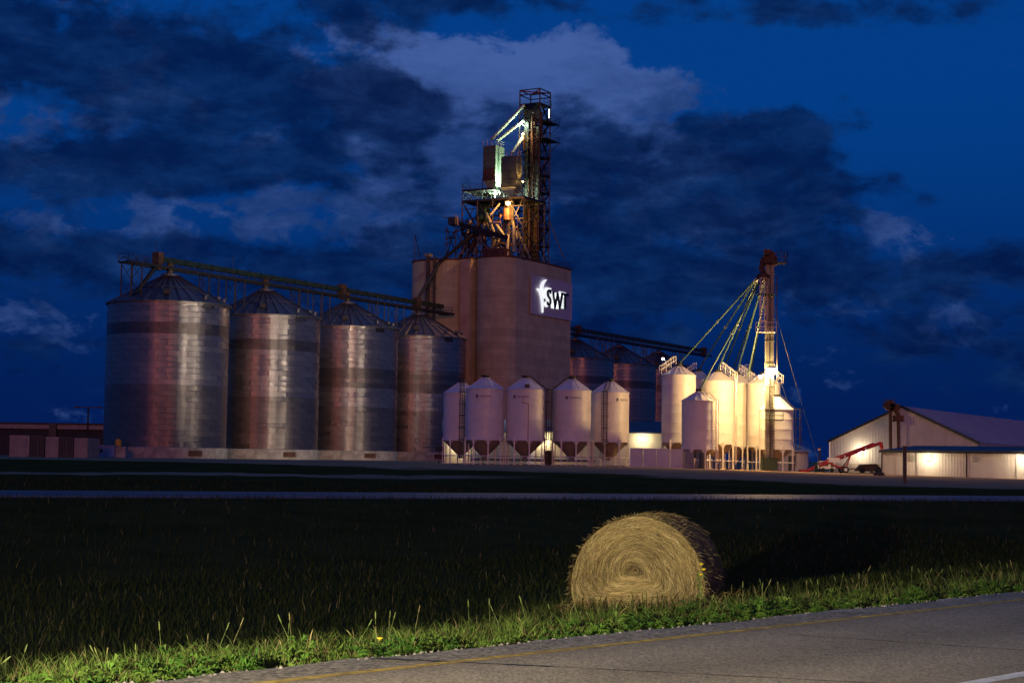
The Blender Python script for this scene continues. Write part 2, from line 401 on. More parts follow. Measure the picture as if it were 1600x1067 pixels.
struct(ln, 'road_lane_line', MAT['line_white'])
# tar-filled cracks in the asphalt
crk = MB()
def crack(s0, t0, s1, t1, w):
    n = 26; pp = []
    for i in range(n + 1):
        f = i / n; pp.append((s0 + (s1 - s0) * f + random.uniform(-.012, .012), t0 + (t1 - t0) * f))
    for (sa, ta), (sb, tb) in zip(pp, pp[1:]):
        ww = w * random.uniform(.5, 1.2)
        crk.add([rt(sa, ta - ww, ZR + .003), rt(sb, tb - ww, ZR + .003), rt(sb, tb + ww, ZR + .003), rt(sa, ta + ww, ZR + .003)], [(0, 1, 2, 3)])
crack(10.45, 8.8, 9.1, 9.6, .05); crack(9.1, 9.6, 5.5, 11.6, .022); crack(9.6, 18.5, 5.2, 20.3, .024); crack(9.3, 13.2, 4.5, 14.6, .022); crack(8.1, 11.0, 8.0, 24.0, .10); crack(10.5, 15.4, 9.7, 15.9, .03)
struct(crk, 'road_crack', MAT['tar'])

def qt(q, tt, z): return (-.351 * q + .936 * tt, .936 * q + .351 * tt, z)
fr = MB()
for i in range(40):
    a = -160 + i * 12; fr.add([qt(69.9, a, -1.03), qt(69.9, a + 12, -1.03), qt(77.8, a + 12, -1.0), qt(77.8, a, -1.0),], [(0, 1, 2, 3)])
    fr.add([qt(69.9, a, -1.03), qt(69.9, a + 12, -1.03), qt(69.4, a + 12, -1.2), qt(69.4, a, -1.2)], [(3, 2, 1, 0)])
struct(fr, 'far_road', MAT['far_asphalt'])

# ------------------------------------------------------------------ elevator-row frame
B4 = Vector((-17.5, 297, 0)); UU = Vector((.488, .873, 0)).normalized(); NN = Vector((.873, -.488, 0)).normalized()
def EL(u, n, z): return B4 + UU * u + NN * n + Vector((0, 0, z))
def hit(px, py, u):
    v = _f + _r * ((px - 800) / FPX) + _u * ((533.5 - py) / FPX)
    k = ((B4 - EYE).dot(UU) + u) / v.dot(UU); return EYE + v * k
def elbox(mb, u0, u1, n0, n1, z0, z1):
    return mb.hexa([EL(u0, n0, z0), EL(u0, n1, z0), EL(u1, n1, z0), EL(u1, n0, z0), EL(u0, n0, z1), EL(u0, n1, z1), EL(u1, n1, z1), EL(u1, n0, z1)])

# bent text / decals on a cylinder
def text_mesh(body, size, ext=.0):
    cu = bpy.data.curves.new('txt', 'FONT'); cu.body = body; cu.size = size; cu.align_x = 'CENTER'; cu.align_y = 'CENTER'; cu.extrude = ext
    ob = bpy.data.objects.new('txt', cu); COL.objects.link(ob)
    dg = bpy.context.evaluated_depsgraph_get(); tm = ob.evaluated_get(dg).to_mesh()
    vs = [tuple(v.co) for v in tm.vertices]; fs = [tuple(p.vertices) for p in tm.polygons]
    bpy.data.objects.remove(ob); bpy.data.curves.remove(cu); return vs, fs
def on_cyl(vs, fs, rad, ang, z):
    mb = MB(); mb.add([((rad) * math.cos(ang + x / rad), (rad) * math.sin(ang + x / rad), z + y) for x, y, _ in vs], fs); return mb

# ------------------------------------------------------------------ big steel bins
RB, ZBASE, ZEAVE, ZPEAK = 8.9, 1.55, 22.7, 27.3
NR = 26; RH = (ZEAVE - ZBASE) / NR; NP = 20
def panel_mesh(name, mt, arc, seg):
    mb = MB(); g = .022 / RB; h = RH - .04
    prof = [(RB - .03, 0), (RB + .012, .012), (RB + .002, h * .5), (RB - .004, h), (RB - .03, h)]
    mb.lathe(prof, seg, a0=-arc / 2 + g, a1=arc / 2 - g); return mb.mesh(name, mt, smooth=True)
ARC = 2 * math.pi / NP
PANEL = {k: panel_mesh('wall_panel', MAT[k], ARC, 5) for k in ('zinc_light', 'zinc_mid', 'zinc_dark')}
RING = {k: panel_mesh('wall_ring', MAT[k], 2 * math.pi, 96) for k in ('zinc_light', 'zinc_mid', 'zinc_dark')}
NRF = 32
def roof_panel_mesh():
    mb = MB(); a = math.pi / NRF; r0, r1 = 1.1, RB + .28; zz = lambda r: ZPEAK - .35 - (ZPEAK - .35 - ZEAVE) * (r - 1.1) / (RB - 1.1)
    P = lambda r, t, dz: (r * math.cos(t), r * math.sin(t), zz(r) + dz)
    g = .004
    mb.add([P(r0, -a, 0), P(r1, -a + g, 0), P(r1, a - g, 0), P(r0, a, 0)], [(0, 1, 2, 3)])
    for e in (-1, 1): # raised rib on each edge
        t0, t1, ti = e * a, e * a * .88, e * a * .70
        mb.add([P(r0, t0, .0), P(r1, t0, .0), P(r1, t1, .13), P(r0, t1, .13), P(r0, ti, .005), P(r1, ti, .005)], [(0, 1, 2, 3), (3, 2, 5, 4)])
    mb.add([P(r1, -a + g, 0), P(r1, a - g, 0), P(r1, a - g, -.12), P(r1, -a + g, -.12)], [(0, 1, 2, 3)])
    return mb.mesh('roof_panel', MAT['zinc_roof'])
ROOFP = roof_panel_mesh()
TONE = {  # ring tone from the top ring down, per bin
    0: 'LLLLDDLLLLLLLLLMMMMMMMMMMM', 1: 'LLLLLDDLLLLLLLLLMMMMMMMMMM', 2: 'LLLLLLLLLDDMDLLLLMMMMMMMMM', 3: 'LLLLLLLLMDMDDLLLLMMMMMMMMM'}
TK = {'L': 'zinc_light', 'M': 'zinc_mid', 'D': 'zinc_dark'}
def grain_bin(i, c, label, front):
    t = thing('grain_bin', label, 'grain bin', c, 'large steel grain bins in a row')
    mb = MB(); mb.lathe([(RB + .25, -.3), (RB + .25, ZBASE - .05), (RB + .1, ZBASE + .02), (RB - .5, ZBASE + .02)], 72); part(mb, 'foundation_ring', MAT['concrete_base'], t, smooth=True)
    mb = MB(); mb.lathe([(RB - .035, ZBASE), (RB - .035, ZEAVE + .02)], 72); part(mb, 'wall_core', MAT['zinc_core'], t, smooth=True)
    cdir = math.atan2(-c[1], -c[0])
    back = MB()
    for k in range(NR):
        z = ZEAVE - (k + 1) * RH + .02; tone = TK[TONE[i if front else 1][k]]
        if not front: inst(RING[tone], 'wall_ring', t, (0, 0, z)); continue
        ph = ARC / 2 * (k % 2) + .1 * i
        for j in range(NP):
            a = cdir + ph + (j - NP / 2) * ARC
            dd = (a - cdir + math.pi) % (2 * math.pi) - math.pi
            if abs(dd) < R(104): inst(PANEL[tone], 'wall_panel', t, (0, 0, z), a)
            else:
                o = len(back.v); g = .022 / RB
                back.lathe([(RB, z), (RB, z + RH - .04)], 4, a0=a - ARC / 2 + g, a1=a + ARC / 2 - g)
    if front:
        o = part(back, 'back_wall_panels', MAT['zinc_mid'], t, smooth=True); o['kind'] = 'stuff'
    for j in range(NRF): inst(ROOFP, 'roof_panel', t, (0, 0, 0), 2 * math.pi * (j + .5) / NRF)
    mb = MB(); mb.lathe([(1.35, ZPEAK - .38), (1.3, ZPEAK - .05), (.55, ZPEAK + .12), (.5, ZPEAK + .45), (0.01, ZPEAK + .5)], 20); part(mb, 'peak_cap', MAT['zinc_roof'], t)
    mb = MB(); mb.lathe([(RB * .55, 0), (RB * .55 + .12, .1), (RB * .55 + .2, 0)], 48, c=(0, 0, ZPEAK - .35 - (ZPEAK - .35 - ZEAVE) * (RB * .55 - 1.1) / (RB - 1.1) + .02)); part(mb, 'roof_ring', MAT['zinc_roof'], t)
    # roof hatch, vents
    def onroof(r, a, dz=0): return Vector((r * math.cos(a), r * math.sin(a), ZPEAK - .35 - (ZPEAK - .35 - ZEAVE) * (r - 1.1) / (RB - 1.1) + dz))
    mb = MB(); p = onroof(RB * .80, cdir - .05, .25); mb.box(p, (.9, .9, .55), (math.cos(cdir), math.sin(cdir))); mb.box(p + Vector((0, 0, .32)), (1.05, 1.05, .1), (math.cos(cdir), math.sin(cdir))); part(mb, 'roof_hatch', MAT['dark_steel'], t)
    for k in range(5):
        mb = MB(); a = cdir + R(40) + k * R(22); p = onroof(RB * .9, a, .25); mb.tube(p - Vector((0, 0, .35)), p + Vector((0, 0, .15)), .28, 10); mb.lathe([(.45, .15), (.4, .32), (.02, .4)], 10, c=p); part(mb, 'roof_vent', MAT['zinc_roof'], t)
    # roof ladder
    mb = MB(); aL = cdir + R(58)
    for s in (-.22, .22):
        d = Vector((-math.sin(aL), math.cos(aL), 0)) * s; mb.bar(onroof(RB, aL, .25) + d, onroof(1.4, aL, .25) + d, .07)
    for k in range(26):
        r = 1.6 + k * .28; d = Vector((-math.sin(aL), math.cos(aL), 0)) * .22; mb.bar(onroof(r, aL, .25) - d, onroof(r, aL, .25) + d, .05)
    part(mb, 'roof_ladder', MAT['rail_steel'], t)
    if front:
        # base door in the foundation
        mb = MB(); a = cdir + R(28); d = Vector((math.cos(a), math.sin(a), 0)); mb.box(d * (RB + .28) + Vector((0, 0, .75)), (.12, 2.1, .8), (d.x, d.y)); mb.box(d * (RB + .33) + Vector((0, 0, .75)), (.08, 1.5, .5), (d.x, d.y)); part(mb, 'access_door', MAT['rust_steel'], t)
        # maker's oval near the eave
        a = cdir + R(39); mbx = MB()
        if i < 2:
            vs, fs = [], []
            n = 40
            for k in range(n):
                th = 2 * math.pi * k / n; wd = .10 + .22 * abs(math.cos(th)) ** 2
                vs += [(1.12 * math.cos(th), .40 * math.sin(th), 0), ((1.12 - wd) * math.cos(th), (.40 - .10) * math.sin(th), 0)]
                fs.append((2 * k, 2 * k + 1, (2 * k + 3) % (2 * n), (2 * k + 2) % (2 * n)))
            mbx = on_cyl(vs, fs, RB + .05, a, ZEAVE - .75)
            tv, tf = text_mesh('SUKUP', .50); tv = [(x * .95, y, zz) for x, y, zz in tv]
            m2 = on_cyl(tv, tf, RB + .05, a, ZEAVE - .72); mbx.add(m2.v, m2.f)
        else:
            mbx = on_cyl([(-.95, -.35, 0), (-.3, -.35, 0), (.3, -.35, 0), (.95, -.35, 0), (-.95, .35, 0), (-.3, .35, 0), (.3, .35, 0), (.95, .35, 0)], [(0, 1, 5, 4), (1, 2, 6, 5), (2, 3, 7, 6)], RB + .05, a, ZEAVE - .75)
        part(mbx, 'maker_badge', MAT['decal'], t)
    return t
STEP = 22.93
lab = ['leftmost and nearest big steel grain bin, with a vertical pipe down its left side',
       'second big steel grain bin from the left, with an oval badge near its eave',
       'third big steel grain bin from the left, with dark bands of sheets at mid height',
       'fourth big steel grain bin from the left, standing against the concrete elevator']
for i in range(4):
    p = EL((i - 3) * STEP, 0, 0); grain_bin(i, p, lab[i], True)
labb = ['far steel grain bin half hidden behind the right edge of the concrete elevator',
        'middle of the three far steel grain bins right of the concrete elevator',
        'rightmost far steel grain bin, just left of the tall white hopper bins']
for i in range(3):
    p = EL(65.5 + i * STEP, -.8, 0); grain_bin(i, p, labb[i], False)

# ------------------------------------------------------------------ overhead conveyors along the bin peaks
def railing(mb, p, q, h=1.07, n=None, w=.05, mid=2):
    p, q = Vector(p), Vector(q); L = (q - p).length; n = n or max(1, round(L / 1.8)); Z = Vector((0, 0, 1))
    for i in range(n + 1):
        a = p.lerp(q, i / n); mb.bar(a, a + Z * h, w)
    for k in range(1, mid + 1): mb.bar(p + Z * h * k / mid, q + Z * h * k / mid, w)
def conveyor(label, u0, u1, ut0, ut1, heads, towers, extend):
    t = thing('overhead_conveyor', label, 'conveyor', EL(ut0, 0, 0))
    mb = MB(); elbox(mb, ut0, ut1, -.35, .35, 28.95, 29.65)
    k = ut0
    while k < ut1: elbox(mb, k, k + .12, -.42, .42, 28.9, 29.72); k += 3.0
    part(mb, 'conveyor_trough', MAT['conveyor_green'], t, True)
    mb = MB(); elbox(mb, u0, u1, .3, 1.45, 27.98, 28.06); elbox(mb, u0, u1, -.5, -.35, 27.8, 28.1); elbox(mb, u0, u1, 1.4, 1.5, 27.8, 28.15); part(mb, 'walkway_deck', MAT['dark_steel'], t, True)
    mb = MB(); k = u0
    while k < u1 - 1:
        mb.bar(EL(k, -.42, 28), EL(k + 1.2, -.42, 28.9), .07); mb.bar(EL(k + 1.2, -.42, 28.9), EL(k + 2.4, -.42, 28), .07); mb.bar(EL(k, -.42, 28), EL(k, -.42, 28.95), .09)
        k += 2.4
    part(mb, 'truss_bracing', MAT['rail_steel'], t, True)
    mb = MB(); railing(mb, EL(u0, 1.45, 28.05), EL(u1, 1.45, 28.05)); railing(mb, EL(extend[0], -.45, 28.1), EL(extend[1], -.45, 28.1))
    if extend[2]: railing(mb, EL(u0, -.45, 28.05), EL(u0, 1.45, 28.05))
    part(mb, 'railing', MAT['rail_steel'], t, True)
    for u in heads:
        mb = MB(); elbox(mb, u - .6, u + .6, -.6, .6, 28.5, 30.2); elbox(mb, u - .35, u + .35, -.35, .35, 27.6, 28.5); part(mb, 'drive_head', MAT['rust_steel'], t, True)
    for u in towers:
        mb = MB()
        for du in (-1.1, 1.1):
            for n in (-.45, 1.45): mb.bar(EL(u + du, n, 23.0), EL(u + du, n, 28.0), .16)
        for n in (-.45, 1.45):
            for z in (23.2, 25.5): mb.bar(EL(u - 1.1, n, z), EL(u + 1.1, n, z + 2.2), .06); mb.bar(EL(u + 1.1, n, z), EL(u - 1.1, n, z + 2.2), .06)
        part(mb, 'support_tower', MAT['rail_steel'], t, True)
    for u in [x for x in towers][1::2]:
        mb = MB()
        for dn in (-.2, .2): mb.bar(EL(u - 1.5, .5 + dn, 23), EL(u - 1.5, .5 + dn, 28.1), .06)
        for k in range(16): mb.bar(EL(u - 1.5, .3, 23.2 + k * .31), EL(u - 1.5, .7, 23.2 + k * .31), .05)
        part(mb, 'ladder', MAT['rail_steel'], t, True)
    return t
cv = conveyor('long dark green conveyor and catwalk running over the peaks of four big bins', -79.3, 9.6, -71.5, 8.5, [-71.5, -68.7 + STEP * 1.92, -.6],
         [-77.5, -68.7 + 8.3, -68.7 + 14.6, -45.8 + 8.3, -45.8 + 14.6, -22.9 + 8.3, -22.9 + 14.6], (-79.3, -72, True))
for u in (-73.5, -56.0):
    mb = MB(); mb.bar(EL(u, 1.4, 28), EL(u, 1.4, 31.5), .06); part(mb, 'lightning_rod', MAT['rail_steel'], cv, True)
for i in range(4):
    mb = MB(); u = (i - 3) * STEP; mb.lathe([(.45, 27.5), (.4, 28.3), (.55, 28.9)], 10, c=EL(u, 0, 0)); part(mb, 'bin_inlet', MAT['rust_steel'], cv, True)
conveyor('far conveyor and catwalk over the three bins right of the concrete elevator', 34.5, 141, 34.5, 139, [66, 139], [65.5 + 8.5, 65.5 + 14.5, 88.4 + 8.5, 88.4 + 14.5, 111.4 + 9], (34.5, 141, True))
# spout from the left head down bin 1 to ground
sp_t = thing('downspout', 'dark pipe running from the conveyor head down the left side of the first bin', 'pipe', EL(-78.5, 1.0, 0))
a = EL(-72, .2, 28.2); p1 = at(204, 470, 230); p2 = at(197, 692, 230)
mb = MB(); mb.tube(a, p1, .32, 10); part(mb, 'sloping_spout', MAT['dark_steel'], sp_t, True)
mb = MB(); mb.bar(p1, p2, .75); part(mb, 'vertical_trunk', MAT['dark_steel'], sp_t, True)
mb = MB()
for k in range(9):
    z = 3 + k * 2.2; q = Vector((p2.x, p2.y, z)); mb.box(q, (.95, .95, .12))
part(mb, 'trunk_flanges', MAT['rail_steel'], sp_t, True)
mb = MB(); q = at(185, 688, 228); mb.tube((q.x, q.y, 1.6), (q.x, q.y, 2.3), .45, 12); mb.lathe([(.45, 2.3), (.3, 2.6), (.01, 2.7)], 12, c=(q.x, q.y, 0)); part(mb, 'blower_motor', MAT['yellow_paint'], sp_t, True)

# ------------------------------------------------------------------ concrete elevator
ZT = 38.6
el_t = thing('concrete_elevator', 'tall brown concrete grain elevator rising behind the steel bins', 'grain elevator', EL(11.3, 14, 0))
out = []
def lobe(n0, n1, u, bulge, k=14):
    r = []
    for i in range(k + 1):
        f = i / k; nn = n0 + (n1 - n0) * f; x = 2 * f - 1; r.append((u - bulge * math.sqrt(max(0, 1 - x * x * .97)), nn))
    return r
outline = lobe(13.3, 4.75, 13.9, 3.2) + [(13.75, 4.6), (11.2, 4.55), (11.2, 2.2), (13.75, 2.1)] + lobe(1.9, -10.2, 14.1, 3.7) + [(15, -10.5), (36.2, -10.5)]
outline += [(36.2, 13.3)] + [(36.0 - k * 2.1, 13.4 + .25 * math.sin(math.pi * k / 10)) for k in range(0, 11)]
pts = [EL(u, n, 0) for u, n in outline]
mb = MB(); mb.prism([(p.x, p.y) for p in pts], -.3, ZT); part(mb, 'wall', MAT['concrete'], el_t, True)
mb = MB(); cx = sum(p.x for p in pts) / len(pts); cy = sum(p.y for p in pts) / len(pts)
mb.prism([(cx + (p.x - cx) * 1.012, cy + (p.y - cy) * 1.012) for p in pts], ZT + .003, ZT + .35); part(mb, 'roof_slab', MAT['rust_steel'], el_t, True)
mb = MB(); elbox(mb, 11.0, 11.19, 2.35, 4.4, 0, ZT - .6); part(mb, 'buff_pilaster', MAT['concrete_buff'], el_t, True)
mb = MB()   # slip-form lift lines: thin shadow grooves
# vertical trunk on the end wall
mb = MB(); mb.bar(EL(9.6, -4.1, 25), EL(9.6, -4.1, ZT + .6), .8, .8); part(mb, 'dust_trunk', MAT['dark_steel'], el_t, True)
mb = MB(); mb.bar(EL(9.5, -2.55, 24), EL(9.5, -2.55, ZT + .5), .55, .55); part(mb, 'dust_trunk', MAT['dark_steel'], el_t, True)
mb = MB(); elbox(mb, 8.9, 10.2, -4.7, -3.5, ZT + .6, ZT + 1.2); part(mb, 'trunk_head', MAT['buff_casing'], el_t, True)
mb = MB()
for (u0, n0, u1, n1) in ((14, 13.2, 36, 13.3), (11.2, 11, 11.0, -6), (36, 13.3, 36, 4)): railing(mb, EL(u0, n0, ZT + .35), EL(u1, n1, ZT + .35))
part(mb, 'roof_railing', MAT['rail_steel'], el_t, True)
mb = MB()
a_, b_ = EL(12.6, -9.2, ZT), EL(11.6, -7.6, ZT)
mb.bar(a_, a_ + Vector((0, 0, 5.6)), .14); mb.bar(a_ + Vector((0, 0, 5.6)), b_ + Vector((.6, 0, 0)), .10); mb.bar(a_ + Vector((0, 0, 2)), b_ + Vector((0, 0, 2)), .08); mb.bar(b_, b_ + Vector((-.3, 0, 2.2)), .1)
part(mb, 'davit_crane', MAT['rail_steel'], el_t, True)

# ------------------------------------------------------------------ lit sign
SG0, SG1, SZ0, SZ1 = 18.3, 35.4, 28.4, 35.9; NS = 13.9
sg = thing('illuminated_sign', 'grey sign board with glowing leaf and black letters SWT high on the elevator', 'sign', EL(SG0, NS, SZ0))
mb = MB(); elbox(mb, SG0, SG1, NS - .18, NS, SZ0, SZ1); part(mb, 'sign_panel', MAT['sign_panel'], sg, True)
mb = MB(); fw = .16
for (a0, a1, c0, c1) in ((SG0, SG1, SZ0 - .05, SZ0 + fw), (SG0, SG1, SZ1 - fw, SZ1 + .05), (SG0 - .05, SG0 + fw, SZ0 + fw, SZ1 - fw), (SG1 - fw, SG1 + .05, SZ0 + fw, SZ1 - fw)): elbox(mb, a0, a1, NS + .002, NS + .06, c0, c1)
part(mb, 'sign_frame', MAT['sign_panel'], sg, True)
def SP(x, y, n):   # zoomed-photo reading -> point on the sign
    h = (x - 115) / 720.0; top = 165 + 165 * h; bot = 865 + 140 * h; v = (bot - y) / (bot - top)
    return EL(SG0 + h * (SG1 - SG0), n, SZ0 + v * (SZ1 - SZ0))
def stroke(pts, ws, n0, n1):
    """variable width stroke extruded between two depths off the panel; pts in zoomed-photo readings"""
    P = [Vector((SG0 + (SP(x, y, 0) - EL(SG0, 0, SZ0)).dot(UU), SP(x, y, 0).z)) for x, y in pts]
    # smooth by Catmull-Rom
    Q = []; WS = []
    for i in range(len(P) - 1):
        p0, p1, p2, p3 = P[max(0, i - 1)], P[i], P[i + 1], P[min(len(P) - 1, i + 2)]
        for k in range(6 if len(P) > 2 else 1):
            f = k / (6 if len(P) > 2 else 1)
            Q.append(.5 * ((2 * p1) + (p2 - p0) * f + (2 * p0 - 5 * p1 + 4 * p2 - p3) * f * f + (3 * p1 - p0 - 3 * p2 + p3) * f ** 3)); WS.append(ws[i] + (ws[i + 1] - ws[i]) * f)
    Q.append(P[-1]); WS.append(ws[-1]); L, Rr = [], []
    for i, p in enumerate(Q):
        d = (Q[min(i + 1, len(Q) - 1)] - Q[max(i - 1, 0)]).normalized(); nn = Vector((-d.y, d.x)); L.append(p + nn * WS[i] / 2); Rr.append(p - nn * WS[i] / 2)
    mb = MB(); n = len(Q); vs = []
    for dn in (n0, n1):
        vs += [EL(p.x, NS + dn, p.y) for p in L] + [EL(p.x, NS + dn, p.y) for p in Rr]
    fs = []
    for i in range(n - 1):
        fs += [(i, i + 1, n + i + 1, n + i), (2 * n + i, 3 * n + i, 3 * n + i + 1, 2 * n + i + 1), (i, 2 * n + i, 2 * n + i + 1, i + 1), (n + i, n + i + 1, 3 * n + i + 1, 3 * n + i)]
    fs += [(0, n, 3 * n, 2 * n), (n - 1, 3 * n - 1, 4 * n - 1, 2 * n - 1)]
    return mb.add(vs, fs)
LET = {'letter_s': [([(404, 505), (390, 470), (362, 458), (348, 500), (362, 555), (392, 605), (402, 660), (385, 705), (358, 700), (346, 660)], [.75] * 10)],
       'letter_w': [([(448, 478), (484, 768)], [.95, .8]), ([(484, 768), (527, 500)], [.8, .8]), ([(527, 500), (567, 778)], [.8, .8]), ([(567, 778), (612, 510)], [.8, .95])],
       'letter_t': [([(596, 512), (722, 542)], [.75, .75]), ([(662, 530), (664, 782)], [1.05, 1.05])]}
for nm, sts in LET.items():
    mb = MB(); hb = MB()
    for p, w in sts:
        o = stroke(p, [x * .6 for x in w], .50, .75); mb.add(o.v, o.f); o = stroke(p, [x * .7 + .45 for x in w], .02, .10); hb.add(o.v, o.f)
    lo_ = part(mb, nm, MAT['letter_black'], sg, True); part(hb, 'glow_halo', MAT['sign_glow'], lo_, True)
lf = MB()
for p, w in (([(346, 258), (300, 310), (275, 390), (292, 480), (318, 590)], [.12, .6, .95, .7, .2]), ([(196, 425), (238, 455), (268, 540), (285, 640), (290, 740), (290, 855)], [.25, .7, .7, .62, .5, .12]), ([(330, 470), (350, 415), (430, 425)], [.2, .35, .2])):
    o = stroke(p, w, .15, .45); lf.add(o.v, o.f)
part(lf, 'leaf_emblem', MAT['sign_glow'], sg, True)

# ------------------------------------------------------------------ structures on the elevator roof
def hz(py, d): return (714 - py) * d / FPX + .85
GR = 'structures on the elevator roof'
# leg tower
tw = thing('leg_tower', 'tall dark lattice tower of bucket legs standing on the elevator roof', 'tower', EL(27, 9.5, ZT + .35))
TU, TN, TH = 27.0, 9.5, 2.25; TZ = 73.8
for du in (-TH, TH):
    for dn in (-TH, TH):
        mb = MB(); mb.bar(EL(TU + du, TN + dn, ZT + .35), EL(TU + du, TN + dn, TZ), .26); part(mb, 'corner_post', MAT['rail_steel'], tw, True)
levels = [ZT + .4 + k * 3.55 for k in range(11)]
faces = [((-1, -1), (-1, 1)), ((-1, 1), (1, 1)), ((1, 1), (1, -1)), ((1, -1), (-1, -1))]
for (a, b2) in faces:
    mb = MB()
    for i, z in enumerate(levels[:9]):
        z2 = min(z + 3.55, TZ)
        A0, B0 = EL(TU + a[0] * TH, TN + a[1] * TH, z), EL(TU + b2[0] * TH, TN + b2[1] * TH, z)
        A1, B1 = EL(TU + a[0] * TH, TN + a[1] * TH, z2), EL(TU + b2[0] * TH, TN + b2[1] * TH, z2)
        mb.bar(A0, B0, .17); mb.bar(A1, B1, .17)
        if i < 9: mb.bar(A0, B1, .12); mb.bar(B0, A1, .12)
        M0 = (A0 + A1) / 2; M1 = (B0 + B1) / 2
        if i < 9: mb.bar(M0, M1, .09)
    part(mb, 'face_bracing', MAT['rail_steel'], tw, True)
for k, (du, dn) in enumerate(((-1.1, -1.1), (-1.1, .3), (.2, -1.0), (.4, .6), (-1.2, 1.3))):
    mb = MB(); elbox(mb, TU + du - .42, TU + du + .42, TN + dn - .42, TN + dn + .42, ZT + .35, 69.5 - k * .8)
    for q in range(9): elbox(mb, TU + du - .48, TU + du + .48, TN + dn - .48, TN + dn + .48, ZT + 3 + q * 3.3, ZT + 3.12 + q * 3.3)
    part(mb, 'leg_casing', MAT['rust_steel' if k % 2 else 'slate_green'], tw, True)
mb = MB(); c0 = EL(TU - .3, TN - .3, 69.3)
a_ = c0 - NN * 1.3; b_ = c0 + NN * 1.0
mb.tube(a_ + Vector((0, 0, .5)), b_ + Vector((0, 0, .5)), 1.7, 18); elbox(mb, TU - 1.8, TU + 1.2, TN - 1.6, TN + .8, 67.6, 69.6)
part(mb, 'leg_head', MAT['dark_steel'], tw, True)
mb = MB(); mb.bar(EL(TU - TH, TN - TH, TZ - .1), EL(TU + TH, TN + TH, TZ - .1), .2); mb.bar(EL(TU - TH, TN + TH, TZ - .1), EL(TU + TH, TN - TH, TZ - .1), .2); part(mb, 'top_hoist_beam', MAT['red_paint'], tw, True)
for i, z in enumerate(levels[1:10]):
    big = i in (6, 7)
    mb = MB(); e = 1.5 if big else .35; en = 1.4 if big else .1
    elbox(mb, TU - TH - .1, TU + TH + e, TN + TH * .35, TN + TH + en, z - .06, z + .04)
    railing(mb, EL(TU + TH + e, TN + TH * .35, z), EL(TU + TH + e, TN + TH + en, z), n=2); railing(mb, EL(TU - TH, TN + TH + en, z), EL(TU + TH + e, TN + TH + en, z), n=3)
    if big: mb.bar(EL(TU + TH + e, TN + TH + en, z), EL(TU + TH, TN + TH, z - 2.2), .12)
    part(mb, 'tower_platform', MAT['dark_steel'], tw, True)
mb = MB()
for i in range(9):   # stairs zig-zag on the right face
    z = levels[i]; s_ = 1 if i % 2 else -1
    mb.bar(EL(TU - s_ * TH * .8, TN + TH + .12, z), EL(TU + s_ * TH * .8, TN + TH + .12, z + 3.5), .28, .12)
part(mb, 'stair_flights', MAT['rail_steel'], tw, True)
mb = MB(); mb.bar(hit(857, 342, 29), hit(881, 404, 30.5), .16); part(mb, 'stay_brace', MAT['rail_steel'], tw, True)
mb = MB(); p = hit(858, 178, 29.1); mb.bar(p - Vector((0, 0, .9)), p + Vector((0, 0, .9)), .16); part(mb, 'tube_lamp', MAT['lamp_tube'], tw, True)
# pipes inside tower catching the lamp light
mb = MB()
for px, y0, y1, u in ((818, 206, 235, 24.6), (832, 180, 250, 24.7), (846, 176, 215, 25), (826, 280, 396, 24.4), (838, 340, 400, 24.4)): mb.tube(hit(px, y0, u), hit(px + .5, y1, u), .2, 8)
part(mb, 'drop_pipes', MAT['rust_steel'], tw, True)

for (a, b2) in faces:
    mb = MB()
    for z in (levels[9], levels[9] + 1.9, TZ): mb.bar(EL(TU + a[0] * TH, TN + a[1] * TH, z), EL(TU + b2[0] * TH, TN + b2[1] * TH, z), .17)
    part(mb, 'top_frame', MAT['rail_steel'], tw, True)
mb = MB()
for k in range(46):   # conduits, ladders and small pipes packed between the legs
    du, dn = random.uniform(-1.9, 1.9), random.uniform(-1.9, 1.9); z0 = random.uniform(ZT + .4, 60); z1 = min(69, z0 + random.uniform(4, 18)); w_ = random.choice((.08, .12, .2))
    mb.bar(EL(TU + du, TN + dn, z0), EL(TU + du + random.choice((0, 0, 0, .8, -.8)), TN + dn + random.choice((0, 0, 0, .9, -.9)), z1), w_)
o = part(mb, 'conduits', MAT['rail_steel'], tw, True); o['kind'] = 'stuff'
